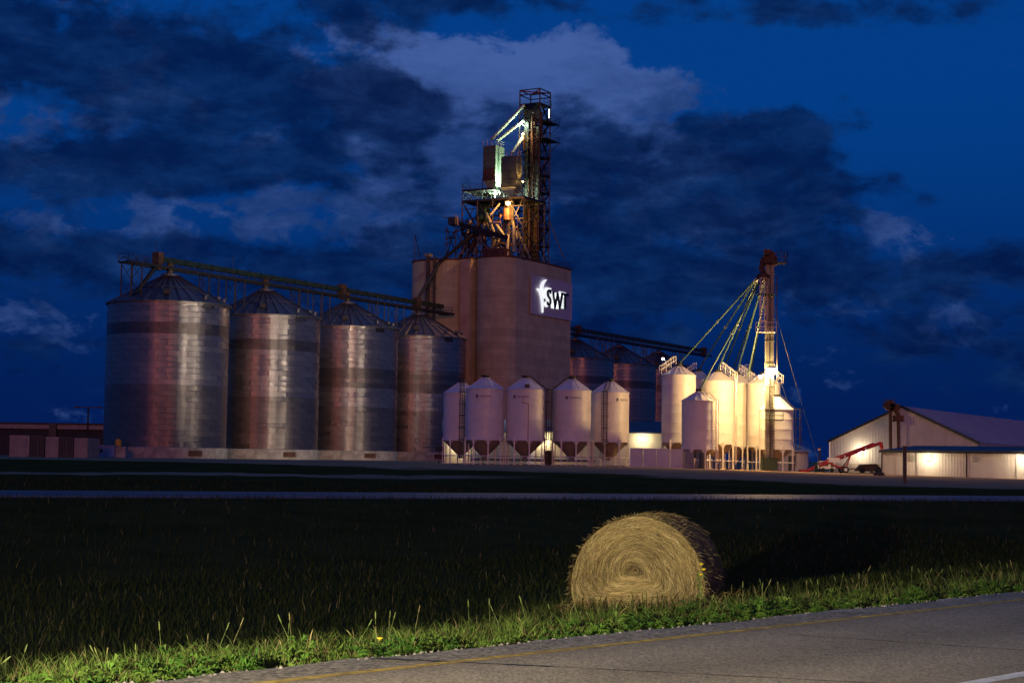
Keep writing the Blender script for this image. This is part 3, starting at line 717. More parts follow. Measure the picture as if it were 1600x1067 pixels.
# garner (holding) bins
def holding_bin(label, u0, u1, n0, n1, zt, zb, zc, m):
    t = thing('holding_bin', label, 'holding bin', EL(u0, n0, zc - 1.2), GR)
    mb = MB(); elbox(mb, u0, u1, n0, n1, zb, zt)
    for k in range(1, 4): z = zb + (zt - zb) * k / 4; elbox(mb, u0 - .05, u1 + .05, n0 - .05, n1 + .05, z - .05, z + .05)
    part(mb, 'bin_body', MAT[m], t, True)
    mb = MB(); uc, nc = (u0 + u1) / 2, (n0 + n1) / 2; w = .55
    mb.hexa([EL(uc - w, nc - w, zc), EL(uc - w, nc + w, zc), EL(uc + w, nc + w, zc), EL(uc + w, nc - w, zc), EL(u0, n0, zb), EL(u0, n1, zb), EL(u1, n1, zb), EL(u1, n0, zb)])
    part(mb, 'bin_hopper', MAT['pale_green'], t, True)
    mb = MB()
    for (a0, c0, a1, c1) in ((u0, n0, u0, n1), (u0, n1, u1, n1), (u1, n1, u1, n0)): railing(mb, EL(a0, c0, zt), EL(a1, c1, zt), n=3)
    part(mb, 'top_railing', MAT['galv_steel'], t, True)
    mb = MB()
    for du in (u0, u1):
        for dn in (n0, n1): mb.bar(EL(du, dn, zb), EL(du, dn, 50.9), .2)
    part(mb, 'support_frame', MAT['rail_steel'], t, True)
    mb = MB()
    for k in range(14): mb.bar(EL(u0 + .8, n1 + .15, zb + k * .4), EL(u0 + 1.3, n1 + .15, zb + k * .4), .05)
    for e in (.8, 1.3): mb.bar(EL(u0 + e, n1 + .15, zb - 1), EL(u0 + e, n1 + .15, zt + .8), .06)
    part(mb, 'ladder', MAT['rail_steel'], t, True)
    return t
h1 = holding_bin('taller left holding bin with a bright green lit side on the elevator roof', 19, 22.5, 2.3, 5.15, 62, 55.6, 52.4, 'box_green')
h2 = holding_bin('lower right holding bin with an orange lit side beside the leg tower', 17, 19.4, 7.55, 10.95, 59.1, 53.0, 51.3, 'box_green')
mb = MB(); elbox(mb, 18.9, 18.99, 2.4, 5.05, 55.0, 57.3); part(mb, 'louvre_panel', MAT['rust_steel'], h1, True)
# transfer spouts tower -> bins
sp = thing('transfer_spouts', 'two pale sloping spouts from the leg tower to the holding bins', 'spout', EL(24, 8, 62))
for (a, b2, r) in (((819, 164, 25), (768, 218, 20.5), .36), ((819, 188, 25), (777, 220, 21), .32), ((817, 215, 24.8), (800, 240, 18.5), .34)):
    mb = MB(); mb.tube(hit(*a), hit(*b2), r, 10); part(mb, 'spout_pipe', MAT['pale_green'], sp, True)
# service platform
pf = thing('service_platform', 'steel truss platform with railings under the two holding bins', 'platform', EL(16, 0, ZT + .35))
def deck(u0, u1, n0, n1, z):
    mb = MB(); elbox(mb, u0, u1, n0, n1, z - .05, z + .03)
    for n in (n0, n1): elbox(mb, u0, u1, n - .08, n + .08, z - .4, z - .052)
    for u in (u0, u1): elbox(mb, u - .08, u + .08, n0 + .082, n1 - .082, z - .4, z - .052)
    part(mb, 'deck', MAT['dark_steel'], pf, True)
    mb = MB(); railing(mb, EL(u0, n0, z), EL(u0, n1, z), mid=3); railing(mb, EL(u0, n0, z), EL(u1, n0, z), mid=3); railing(mb, EL(u0, n1, z), EL(u1, n1, z), mid=3); part(mb, 'railing', MAT['rail_steel'], pf, True)
deck(15.6, 24, -.3, 13.6, 50.8); deck(15.6, 24, -.3, 6.6, 52.9); deck(17.5, 22.5, -1.4, 5.0, 44.8)
mb = MB()
for n in (-.3, 3.2, 6.6, 10.2, 13.5):
    for u in (15.6, 24): mb.bar(EL(u, n, ZT + .35), EL(u, n, 50.6), .24)
for u in (15.6, 24):
    for n in (-.3, 6.6): mb.bar(EL(u, n, 50.8), EL(u, n, 54), .15)
part(mb, 'posts', MAT['rail_steel'], pf, True)
mb = MB()
for a, b2 in ((-.3, 3.2), (3.2, 6.6), (6.6, 10.2), (10.2, 13.5)):
    for z0, z1 in ((38.4, 44.5), (44.5, 50.6)): mb.bar(EL(15.6, a, z0), EL(15.6, b2, z1), .12); mb.bar(EL(15.6, b2, z0), EL(15.6, a, z1), .12)
    mb.bar(EL(15.6, a, 44.5), EL(15.6, b2, 44.5), .16)
for a, b2 in ((-.3, 1.4), (1.4, 3.2), (3.2, 4.9), (4.9, 6.6)): mb.bar(EL(15.6, a, 50.9), EL(15.6, b2, 52.6), .12); mb.bar(EL(15.6, b2, 50.9), EL(15.6, a, 52.6), .12)
for u0_, a, b2 in ((24, -.3, 3.2), (24, 3.2, 6.6), (24, 6.6, 10.2)):
    for z0, z1 in ((38.4, 44.5), (44.5, 50.6)): mb.bar(EL(u0_, a, z0), EL(u0_, b2, z1), .14); mb.bar(EL(u0_, b2, z0), EL(u0_, a, z1), .14)
for n in (-.3, 13.5):
    for z0, z1 in ((38.4, 44.5), (44.5, 50.6)): mb.bar(EL(15.6, n, z0), EL(24, n, z1), .14); mb.bar(EL(24, n, z0), EL(15.6, n, z1), .14)
for z in (42.0, 46.5, 49.0): mb.bar(EL(15.6, -.3, z), EL(15.6, 13.5, z), .13)
part(mb, 'cross_bracing', MAT['rail_steel'], pf, True)
# distributor and fan of spouts
ds = thing('spout_distributor', 'green distributor drum with a fan of spouts dropping to the elevator roof', 'distributor', EL(19, 4, ZT + .35))
mb = MB(); mb.lathe([(.3, 50.4), (.9, 50.2), (1.5, 48.4), (1.65, 47.2), (1.2, 46.6), (.4, 46.2)], 18, c=EL(18, 3.2, 0)); part(mb, 'distributor_drum', MAT['green_steel'], ds, True, smooth=True)
for k in range(10):
    th = 2 * math.pi * k / 10; a = EL(18 + .9 * math.cos(th), 3.2 + .9 * math.sin(th), 46.6); b2 = EL(18.5 + 5.4 * math.cos(th + .2), 3.6 + 6.0 * math.sin(th + .2), ZT + .4)
    mb = MB(); mb.tube(a, b2, .26, 8); part(mb, 'spout', MAT['rust_steel' if k % 3 else 'buff_casing'], ds, True)
mb = MB(); mb.lathe([(.35, 51), (1.0, 50.3), (1.0, 47.0), (.35, 46)], 14, c=EL(17.6, 9.2, 0)); part(mb, 'distributor_drum', MAT['buff_casing'], ds, True, smooth=True)
for k in range(8):
    th = 2 * math.pi * k / 8 + .3; a = EL(17.6 + .6 * math.cos(th), 9.2 + .6 * math.sin(th), 46.8); b2 = EL(18.0 + 4.6 * math.cos(th), 9.0 + 4.2 * math.sin(th), ZT + .4)
    mb = MB(); mb.tube(a, b2, .27, 8); part(mb, 'spout', MAT['buff_casing' if k % 3 else 'galv_steel'], ds, True)
mb = MB(); elbox(mb, 12.4, 15, 6.5, 11, ZT + .36, ZT + 1.9); part(mb, 'distributor_housing', MAT['rust_steel'], ds, True)
for k, (a, b2, r) in enumerate((((761, 334, 15), (772, 364, 14), .3), ((776, 352, 14.5), (790, 372, 13.6), .3), ((804, 345, 15), (803, 394, 14.5), .34), ((745, 372, 14), (772, 396, 13.2), .22), ((792, 326, 15.3), (792, 344, 15.3), .75), ((757, 350, 14.2), (740, 398, 13.4), .3), ((735, 345, 15.4), (722, 398, 14.2), .3), ((781, 318, 15.6), (766, 336, 14.8), .22))):
    mb = MB(); mb.tube(hit(*a), hit(*b2), r, 10); part(mb, 'spout', MAT['buff_casing' if k != 4 else 'rust_steel'], ds, True)
mb = MB()
for k in range(170):
    px = random.uniform(702, 815); py = random.uniform(335, 396); u_ = random.uniform(13.5, 23); L = random.choice((0, 1)); p = hit(px, py, u_)
    if p.z < ZT + .5: continue
    q_ = p + (NN * random.uniform(-2.5, 2.5) + UU * random.uniform(-1, 1)) * (1 if L else .3) + Vector((0, 0, random.uniform(-3, 1) if not L else random.uniform(-.6, .6))); q_.z = max(q_.z, ZT + .4)
    mb.bar(p, q_, random.choice((.08, .12, .18, .3)))
o = part(mb, 'pipework', MAT['rust_steel'], ds, True); o['kind'] = 'stuff'
# gallery conveyor sloping across the roof
gl = thing('roof_gallery', 'sloping enclosed conveyor gallery crossing the front of the roof spouts', 'conveyor', hit(708, 400, 13))
mb = MB(); mb.bar(hit(706, 347, 13.2), hit(792, 372, 13.6), .8, .95); part(mb, 'gallery_body', MAT['dark_steel'], gl, True)
mb = MB(); mb.bar(hit(706, 341, 12.7), hit(792, 366, 13.0), .10); mb.bar(hit(706, 353, 12.6), hit(792, 378, 12.9), .2); part(mb, 'gallery_rails', MAT['rail_steel'], gl, True)
mb = MB(); p = hit(709, 346, 12.8); mb.box(p, (1.8, 1.6, 1.5), (UU.x, UU.y)); part(mb, 'gallery_head', MAT['slate_green'], gl, True)
mb = MB()
for px, py in ((698, 354), (712, 356), (730, 362), (752, 370), (775, 376)): a = hit(px, py, 13); mb.bar(a, Vector((a.x, a.y, ZT + .35)), .2)
for a, b2 in (((698, 356), (712, 398)), ((712, 358), (698, 398)), ((712, 360), (730, 398)), ((730, 364), (712, 398)), ((730, 364), (752, 398)), ((752, 372), (730, 398)), ((752, 374), (775, 398))): mb.bar(hit(*a, 13), hit(*b2, 13), .12)
part(mb, 'trestle', MAT['rail_steel'], gl, True)
mb = MB(); a = hit(716, 352, 12.4); b2 = hit(714, 338, 12.4); mb.bar(a, b2, .16); mb.bar(b2, hit(711, 336, 12.3), .28); part(mb, 'gooseneck_vent', MAT['galv_steel'], gl, True)
tr = thing('transfer_spout', 'long dark spout slanting down the concrete wall to the bin conveyor', 'spout', EL(-.6, 0, 28))
mb = MB(); mb.tube(hit(738, 366, 12.5), EL(10.2, -2.0, ZT - .6), .34, 10); mb.tube(EL(10.2, -2.0, ZT - .6), EL(-.6, .1, 29.8), .34, 10); part(mb, 'spout_pipe', MAT['dark_steel'], tr, True)
mb = MB(); mb.bar(EL(9.9, -2.2, 33), EL(4.5, -1.3, 33.2), .08); mb.bar(EL(9.9, -2.2, 36.5), EL(5.5, -1.4, 33.2), .06); part(mb, 'spout_stay', MAT['rail_steel'], tr, True)
mb = MB(); elbox(mb, 9.6, 10.4, -1.5, 1.6, 27.8, 28.1); railing(mb, EL(9.6, -1.5, 28.1), EL(9.6, 1.6, 28.1)); part(mb, 'landing', MAT['dark_steel'], tr, True)

# lamps on the elevator roof
def flood(name, label, p, size, m, energy, color, arm=None, parent_group=None, off=None, radius=.3, spot=None, aim=None):
    t = thing(name, label, 'lamp', p)
    mb = MB(); P = Vector(p); mb.lathe([(.02, size * .6), (size * .55, size * .45), (size * .8, 0), (size * .55, -size * .45), (.02, -size * .6)], 14, c=P); part(mb, 'lamp_lens', MAT[m], t, True, smooth=True)
    mb = MB(); mb.lathe([(size * .3, size * .65), (size * 1.0, size * .5), (size * 1.02, size * .6), (size * .3, size * .95)], 14, c=P)
    if arm is not None: mb.bar(P + Vector((0, 0, size * .75)), arm, .12)
    part(mb, 'lamp_hood', MAT['galv_steel'], t, True)
    q = P + Vector(off or (0, -size * 1.6, -size * .2)); lamp('lamp_light', q, energy, color, t, radius, spot, aim); return t
flood('flood_lamp', 'glaring orange lamp under the platform on the elevator roof', hit(794, 318, 13.6), .55, 'lamp_orange', 4200, (1, .42, .10), arm=hit(797, 306, 15.6), off=(.3, -.3, -1.2))
flood('flood_lamp', 'small warm lamp high on the left face of the leg tower', hit(817, 210, 23.9), .28, 'lamp_orange', 500, (1, .62, .28), arm=hit(821, 206, 24.9))
flood('flood_lamp', 'greenish white lamp shining on the left holding bin', EL(20.8, 8.6, 54.2), .22, 'lamp_tube', 14000, (.72, 1, .66), arm=EL(20.8, 8.6, 53), off=(0, 0, .6), spot=110, aim=EL(20.8, 5.15, 57.5))
flood('flood_lamp', 'greenish white lamp under the upper platform left of the orange lamp', EL(18.5, 6.6, 52.2), .2, 'lamp_tube', 7500, (.75, 1, .68), arm=EL(18.5, 6.6, 52.9), off=(-.6, 0, -.3))
flood('flood_lamp', 'greenish lamp near the top inside the leg tower', EL(24.4, 8.4, 67.3), .2, 'lamp_tube', 900, (.75, 1, .72), arm=EL(24.8, 8.4, 68), off=(-.3, 0, -.5))

flood('flood_lamp', 'small orange lamp beside the right holding bin and the leg tower', hit(817, 284, 18.4), .2, 'lamp_orange', 1500, (1, .45, .12), arm=hit(820, 280, 24.6), off=(0, -.2, .3), spot=80, aim=EL(18.2, 10.9, 56.5))
# ------------------------------------------------------------------ hopper bins
def hopper_bin(name, label, group, c, Rr, z0, ze, zp, ztip, nleg=8, ladder=None, cage=True, stair=False, decal=None, m='white_bin', hatch=None, ring=True, phase=0.2):
    t = thing(name, label, 'hopper bin', c, group); cd = math.atan2(-c[1], -c[0])
    mb = MB(); prof = []
    nz = max(3, round((ze - z0) / 1.15))
    for k in range(nz):
        za = z0 + (ze - z0) * k / nz; zb = z0 + (ze - z0) * (k + 1) / nz
        prof += [(Rr, za + .03), (Rr, zb - .03), (Rr + .012, zb - .015), (Rr + .012, zb)]
    mb.lathe([(Rr + .015, z0 - .06), (Rr + .015, z0)] + prof, 48)
    part(mb, 'wall', MAT[m], t, smooth=True)
    mb = MB(); NRB = 16
    mb.lathe([(Rr + .07, ze - .05), (Rr + .06, ze + .02), (.36, zp - .12)], 48)
    for k in range(NRB):
        a = 2 * math.pi * k / NRB; mb.bar((Rr * math.cos(a), Rr * math.sin(a), ze + .05), (.4 * math.cos(a), .4 * math.sin(a), zp - .1), .06, .05)
    part(mb, 'roof', MAT[m], t)
    mb = MB(); mb.lathe([(.42, zp - .15), (.42, zp + .08), (.5, zp + .08), (.5, zp + .16), (.02, zp + .2)], 18); part(mb, 'lid', MAT['dark_steel'], t)
    mb = MB(); mb.lathe([(Rr - .03, z0 - .02), (.28, ztip + .25), (.28, ztip)], 40, cap=False); part(mb, 'hopper', MAT['hopper_paint'], t, smooth=True)
    zg = -.15
    for k in range(nleg):
        a = phase + 2 * math.pi * k / nleg; d = Vector((math.cos(a), math.sin(a), 0)); s = Vector((-d.y, d.x, 0))
        mb = MB(); mb.bar(d * (Rr + .02) + Vector((0, 0, zg)), d * (Rr + .02) + Vector((0, 0, z0 + .25)), .15)
        for e in (-1, 1):   # gusset under the wall
            p = d * (Rr + .02)
            mb.add([p + s * e * .07 + Vector((0, 0, z0 - .05)), p + s * e * .42 - d * .04 + Vector((0, 0, z0 - .05)), p + s * e * .07 + Vector((0, 0, z0 - .5))], [(0, 1, 2), (2, 1, 0)])
        mb.box(d * (Rr + .02) + Vector((0, 0, zg + .03)), (.35, .35, .05)); part(mb, 'leg', MAT[m], t)
    if ring:
        mb = MB(); mb.lathe([(Rr + .04, .75), (Rr + .09, .80), (Rr + .04, .85), (Rr - .01, .80), (Rr + .04, .75)], 40); part(mb, 'brace_ring', MAT[m], t)
    if ladder is not None:
        a = cd + R(ladder); d = Vector((math.cos(a), math.sin(a), 0)); s = Vector((-d.y, d.x, 0)); lm = 'rail_steel' if cage else 'galv_steel'
        mb = MB()
        for e in (-.24, .24): mb.bar(d * (Rr + .22) + s * e + Vector((0, 0, .4)), d * (Rr + .22) + s * e + Vector((0, 0, ze + .15)), .06)
        z = .6
        while z < ze: mb.bar(d * (Rr + .22) - s * .24 + Vector((0, 0, z)), d * (Rr + .22) + s * .24 + Vector((0, 0, z)), .045); z += .33
        for e in (-.24, .24): mb.bar(d * (Rr + .22) + s * e + Vector((0, 0, ze + .1)), d * .5 + s * e + Vector((0, 0, zp + .12)), .05)
        for k in range(8): f = k / 8; p = (d * (Rr)).lerp(d * .5, f) + Vector((0, 0, ze + .1 + (zp - ze) * f)); mb.bar(p - s * .24, p + s * .24, .05)
        part(mb, 'ladder', MAT[lm], t)
        if cage:
            mb = MB(); z = z0 + .1
            while z <= ze + .2:
                pp = []
                for k in range(9):
                    th = math.pi * k / 8; pp.append(d * (Rr + .22 + .62 * math.sin(th)) + s * (.42 * math.cos(th)) + Vector((0, 0, z)))
                for p, q2 in zip(pp, pp[1:]): mb.bar(p, q2, .05, .07)
                z += (ze - z0) / 4.0
            for th in (.25, .5, .75): mb.bar(d * (Rr + .22 + .62 * math.sin(th * math.pi)) + s * .42 * math.cos(th * math.pi) + Vector((0, 0, z0 + .1)), d * (Rr + .22 + .62 * math.sin(th * math.pi)) + s * .42 * math.cos(th * math.pi) + Vector((0, 0, ze + .1)), .05)
            part(mb, 'safety_cage', MAT['rail_steel'], t)
    if stair:   # handrails up the roof slope
        a = cd + R(stair); d = Vector((math.cos(a), math.sin(a), 0)); s = Vector((-d.y, d.x, 0)); mb = MB()
        for e in (-.4, .4):
            p0 = d * (Rr + .3) + s * e + Vector((0, 0, ze + .05)); p1 = d * .5 + s * e + Vector((0, 0, zp + .1)); Z = Vector((0, 0, .95))
            mb.bar(p0 + Z, p1 + Z, .06); mb.bar(p0 + Z * .5, p1 + Z * .5, .05)
            for f in (0, .33, .66, 1): q2 = p0.lerp(p1, f); mb.bar(q2, q2 + Z, .06)
        part(mb, 'roof_handrail', MAT['white_paint'], t)
    if decal is not None:
        a = cd + R(decal); tv, tf = text_mesh('MERIDIAN', .30); dm = MB(); e = on_cyl([(x + .2, y, z) for x, y, z in tv], tf, Rr + .03, a, ze - .85); dm.add(e.v, e.f)
        sq = [(-.92, -.16, 0), (-.66, -.16, 0), (-.66, -.02, 0), (-.92, -.02, 0), (-.94, .03, 0), (-.64, .03, 0), (-.64, .17, 0), (-.94, .17, 0)]
        e = on_cyl(sq, [(0, 1, 2, 3), (4, 5, 6, 7)], Rr + .03, a, ze - .85); dm.add(e.v, e.f); part(dm, 'maker_decal', MAT['decal'], t)
    if hatch is not None:
        a = cd + R(hatch); d = Vector((math.cos(a), math.sin(a), 0)); s = Vector((-d.y, d.x, 0)); p = d * Rr * .86 + Vector((0, 0, ze + .38))
        mb = MB(); mb.box(p, (.5, .5, .35), (d.x, d.y)); part(mb, 'roof_hatch', MAT['dark_steel'], t)
        mb = MB(); q0 = d * (Rr + .04); mb.bar(q0 + s * .15 + Vector((0, 0, z0 + .05)), q0 + s * .15 + Vector((0, 0, ze - 1.6)), .05); mb.bar(q0 + s * .15 + Vector((0, 0, ze - 1.6)), q0 - s * .5 + Vector((0, 0, ze - 1.5)), .05); mb.bar(q0 - s * .5 + Vector((0, 0, ze - 1.5)), p - s * .2, .05); part(mb, 'level_cable', MAT['dark_steel'], t)
    return t
def base(px, d): p = at(px, 700, d); return (p.x, p.y, gzf(p.x, p.y) + .15)
G1 = 'white hopper bins in front of the concrete elevator'
hopper_bin('hopper_bin', 'leftmost white hopper bin, partly hidden, with a caged ladder up its front', G1, base(720, 190), 2.14, 2.6, 8.15, 9.55, .5, ladder=2)
hopper_bin('hopper_bin', 'second white hopper bin from the left, overlapping the one behind it', G1, base(757, 180), 2.16, 2.6, 8.25, 9.7, .45, decal=-4)
hopper_bin('hopper_bin', 'third white hopper bin from the left, with a thin cable down its front', G1, base(820.5, 180), 2.2, 2.6, 8.25, 9.7, .45, decal=-14, hatch=4, ladder=72)
hopper_bin('hopper_bin', 'fourth white hopper bin from the left, with a ladder on its left edge', G1, base(893, 181), 2.16, 2.6, 8.25, 9.7, .45, decal=5, ladder=-74)
hopper_bin('hopper_bin', 'rightmost white hopper bin of the front row, with a caged ladder near its middle', G1, base(953, 184), 2.16, 2.6, 8.2, 9.65, .45, decal=42, ladder=-14, phase=.45)
G2 = 'tall white hopper bins under the floodlit tower'
hb = [('left tall white hopper bin behind the short one, with handrails on its roof', 1060, 184, 1.95, 2.75, 10.4, 11.6, None, -70),
      ('white hopper bin whose roof shows behind the left tall bin', 1091, 212, 2.05, 2.9, 11.4, 12.7, None, -70),
      ('tall white hopper bin behind the right half of the short bin', 1121, 186, 1.95, 2.75, 10.0, 11.2, 78, 70),
      ('tall white hopper bin between the ladder bin and the floodlit tower', 1151, 190, 2.0, 2.6, 9.95, 11.2, 80, 70),
      ('white hopper bin seen behind, just left of the floodlit tower', 1173, 204, 2.0, 2.6, 11.0, 12.2, None, -70),
      ('brightest white hopper bin right behind the floodlit tower', 1193, 187, 1.95, 2.6, 9.9, 11.1, None, 75)]
for l, px, d, rr_, z0, ze, zp, ld, st in hb:
    hopper_bin('hopper_bin', l, G2, base(px, d), rr_, z0, ze, zp, .75, ladder=ld, cage=False, stair=st, ring=True)
hopper_bin('hopper_bin', 'short white hopper bin standing in front of the tall ones', G2, base(1093, 177), 1.98, 2.0, 7.3, 8.45, .6, ladder=62, cage=False)
hopper_bin('hopper_bin', 'rightmost hopper bin with a caged ladder on its outer edge', G2, base(1213, 181), 1.95, 2.3, 6.75, 8.3, .6, ladder=86, cage=True)

# ------------------------------------------------------------------ floodlit bucket elevator right
TX = at(1201.5, 735, 178); tb = Vector((TX.x, TX.y, gzf(TX.x, TX.y)))
bt = thing('bucket_elevator', 'slim bucket elevator tower with a fan of green spouts beside white bins', 'grain elevator', tb)
ZH = 23.2
def tz(py, d=178): return (719.6 - py) * d / FPX + .85
mb = MB(); mb.box((tb.x - .24, tb.y, (ZH - .3) / 2), (.38, .8, ZH + .3)); part(mb, 'leg_casing', MAT['buff_casing'], bt, True)
mb = MB(); mb.box((tb.x + .26, tb.y, (ZH - .3) / 2), (.38, .8, ZH + .3)); part(mb, 'leg_casing', MAT['buff_casing'], bt, True)
mb = MB()
for k in range(9): mb.box((tb.x + .015, tb.y, 1.6 + k * 2.5), (1.02, .92, .1))
part(mb, 'casing_flanges', MAT['buff_casing'], bt, True)
mb = MB(); mb.box((tb.x, tb.y, .5), (1.7, 1.3, 1.3)); part(mb, 'boot', MAT['green_steel'], bt, True)
mb = MB(); mb.tube((tb.x, tb.y - .5, ZH + .4), (tb.x, tb.y + .5, ZH + .4), .65, 16); mb.box((tb.x, tb.y, ZH - .1), (1.6, 1.1, .9)); mb.box((tb.x - .4, tb.y - .8, ZH + .8), (.7, .6, .6)); part(mb, 'head', MAT['rust_steel'], bt, True)
mb = MB(); mb.box((tb.x + .5, tb.y - .2, ZH - .35), (2.6, 1.8, .08))
for a, b2 in (((tb.x + .6, tb.y - 1.1), (tb.x + 1.8, tb.y - 1.1)), ((tb.x + 1.8, tb.y - 1.1), (tb.x + 1.8, tb.y + .7))): railing(mb, (*a, ZH - .3), (*b2, ZH - .3), n=2)
part(mb, 'head_platform', MAT['rail_steel'], bt, True)
DP = Vector((tb.x - .75, tb.y - .2, tz(432)))
mb = MB(); mb.path([(tb.x - .7, tb.y, ZH + .2), (tb.x - .95, tb.y, ZH - 1.2), (tb.x - .6, tb.y - .1, tz(424)), DP], .3, 10); part(mb, 'discharge_pipe', MAT['rust_steel'], bt, True)
mb = MB(); mb.lathe([(.3, .5), (.75, .15), (.75, -.15), (.4, -.3)], 14, c=DP); part(mb, 'distributor', MAT['rust_steel'], bt, True)
tops = [(1060, 184, 11.8), (1091, 212, 12.9), (1121, 186, 11.4), (1127, 205, 11.9), (1093, 177, 8.6), (1151, 190, 11.4), (1142, 212, 12.2), (1173, 204, 12.4), (1168, 184, 10.6)]
for k, (px, d, z) in enumerate(tops):
    e = at(px, 700, d); e = Vector((e.x, e.y, z + gzf(e.x, e.y) + .1)); th = math.pi * (.9 + 1.2 * k / len(tops)); s0 = DP + Vector((.62 * math.cos(th), .4 * math.sin(th), -.05))
    mb = MB(); mb.tube(s0 + Vector((0, 0, .25)), s0 + (e - s0) * .02, .10, 8); mb.tube(s0 + (e - s0) * .02, e, .10, 8); part(mb, 'spout', MAT['spout_paint'], bt, True)
    mb = MB(); mb.tube(s0 + (e - s0) * .015, s0 + (e - s0) * .05, .17, 8); mb.tube(s0 + (e - s0) * .5, s0 + (e - s0) * .506, .19, 8); part(mb, 'spout_clamp', MAT['galv_steel'], bt, True)
for (py, x0, x1, n) in ((461, -1.6, .5, 2), (520, -1.6, .55, 2), (657, -.6, 1.35, 2)):
    z = tz(py); mb = MB(); mb.box((tb.x + (x0 + x1) / 2, tb.y - .95, z), (x1 - x0, 1.0, .07))
    railing(mb, (tb.x + x0, tb.y - 1.42, z), (tb.x + x1, tb.y - 1.42, z), n=n, mid=2); railing(mb, (tb.x + (x0 if py < 600 else x1), tb.y - 1.42, z), (tb.x + (x0 if py < 600 else x1), tb.y - .5, z), n=1)
    part(mb, 'rest_platform', MAT['green_steel' if py != 520 else 'galv_steel'], bt, True)
mb = MB(); xl = tb.x - .85
for e in (-.2, .2): mb.bar((xl + e, tb.y - .7, tz(520)), (xl + e, tb.y - .7, tz(440)), .06)
z = tz(520)
while z < tz(440): mb.bar((xl - .2, tb.y - .7, z), (xl + .2, tb.y - .7, z), .05); z += .33
for k in range(7):
    zz = tz(520) + 1.2 + k * .8; mb.bar((xl - .4, tb.y - 1.2, zz), (xl + .4, tb.y - 1.2, zz), .05); mb.bar((xl - .4, tb.y - 1.2, zz), (xl - .4, tb.y - .6, zz), .05)
for e in (-.4, .4): mb.bar((xl + e, tb.y - 1.2, tz(520) + 1), (xl + e, tb.y - 1.2, tz(445)), .05)
part(mb, 'caged_ladder', MAT['galv_steel'], bt, True)
mb = MB(); xl = tb.x + .30
for e in (-.2, .2): mb.bar((xl + e, tb.y - .56, .3), (xl + e, tb.y - .56, tz(590)), .05)
z = .5
while z < tz(590): mb.bar((xl - .2, tb.y - .56, z), (xl + .2, tb.y - .56, z), .04); z += .33
part(mb, 'ladder', MAT['rail_steel'], bt, True)
mb = MB(); mb.bar((tb.x + .85, tb.y, tz(600)), (tb.x + .85, tb.y, tz(430)), .09); part(mb, 'mast', MAT['wood_pole'], bt, True)
mb = MB()
for px0, py0, px1, py1, d1 in ((1206, 470, 1282, 732, 185), (1206, 560, 1270, 732, 182), (1208, 470, 1216, 500, 178)): mb.bar(at(px0, py0, 178), at(px1, py1, d1), .035)
part(mb, 'guy_wires', MAT['steel_wire'], bt, True)
LP = at(1205.5, 580, 176.9)
flood('flood_lamp', 'dazzling white floodlight on the slim bucket elevator tower', LP, .62, 'lamp_white', 4500, (1, .66, .26), arm=Vector((tb.x + .3, tb.y - .4, LP.z + .4)), off=(1.0, .85, .1), radius=.35)
# added lamp left of the tower, put there only to brighten the white bins
flood('flood_lamp', 'added fill lamp on the left side of the slim bucket elevator tower', Vector((tb.x - 1.1, tb.y - .9, tz(590))), .26, 'lamp_wall', 7000, (1, .60, .20), arm=Vector((tb.x - .3, tb.y - .4, tz(586))), off=(-.8, -.1, -.1))

flood('flood_lamp', 'added stand-in for the tower floodlight on the left tall white bin roof', Vector((17.5, 184.6, 12.4)), .2, 'lamp_wall', 100000, (1, .90, .72), arm=Vector((18.3, 184.3, 11.2)), off=(-.4, .3, .1), radius=.5, spot=50, aim=(-37, 256, 22))  # added lamp, stands in for the tower light to streak the steel bins
# ------------------------------------------------------------------ low buildings between
lb = thing('low_building', 'long low cream building with blue roof behind the hopper bins', 'building', (6, 206, 0))
mb = MB(); mb.box((5.8, 209, 2.0), (28.6, 6, 4.6)); part(mb, 'wall', MAT['beige_wall'], lb, True)
mb = MB(); x0, x1 = -8.9, 20.6
mb.add([(x0, 205.5, 4.25), (x1, 205.5, 4.25), (x1, 209.5, 5.75), (x0, 209.5, 5.75), (x0, 205.5, 4.1), (x1, 205.5, 4.1), (x1, 213, 4.3), (x0, 213, 4.3)], [(0, 1, 2, 3), (4, 5, 1, 0), (3, 2, 6, 7), (1, 5, 6, 2), (0, 3, 7, 4)]); part(mb, 'roof', MAT['blue_roof'], lb, True)
for px in (830, 990): mb = MB(); p = at(px, 690, 205.9); mb.box((p.x, 205.93, 1.1), (1.1, .08, 2.2)); part(mb, 'door', MAT['white_paint'], lb, True)
def wall_lamp(label, p, out, energy, s=.28, color=(1, .80, .48)):
    p = Vector(p); o = Vector(out).normalized(); t = thing('wall_lamp', label, 'lamp', p)
    mb = MB(); mb.box(p + o * .12, (.24, s * 1.5, s * 1.6), (o.x, o.y)); part(mb, 'housing', MAT['galv_steel'], t, True)
    mb = MB(); c = p + o * .34; mb.lathe([(.02, s * .7), (s * .6, s * .5), (s * .85, 0), (s * .6, -s * .5), (.02, -s * .7)], 12, c=c); part(mb, 'lens', MAT['lamp_wall'], t, True, smooth=True)
    lamp('lamp_light', p + o * (.34 + s * 2.6), energy, color, t, .2); return t
wall_lamp('bright wall lamp on the low cream building between hopper bin groups', (at(1004, 686, 206).x, 205.98, at(1004, 686, 206).z), (0, -1, 0), 230, .33)
wall_lamp('wall lamp glowing behind the gap between third and fourth hopper bins', (at(850, 684, 206).x, 205.98, 3.0), (0, -1, 0), 200, .2)
wall_lamp('wall lamp behind the leftmost hopper bin legs', (at(716, 700, 206).x, 205.98, 2.4), (0, -1, 0), 170, .2)
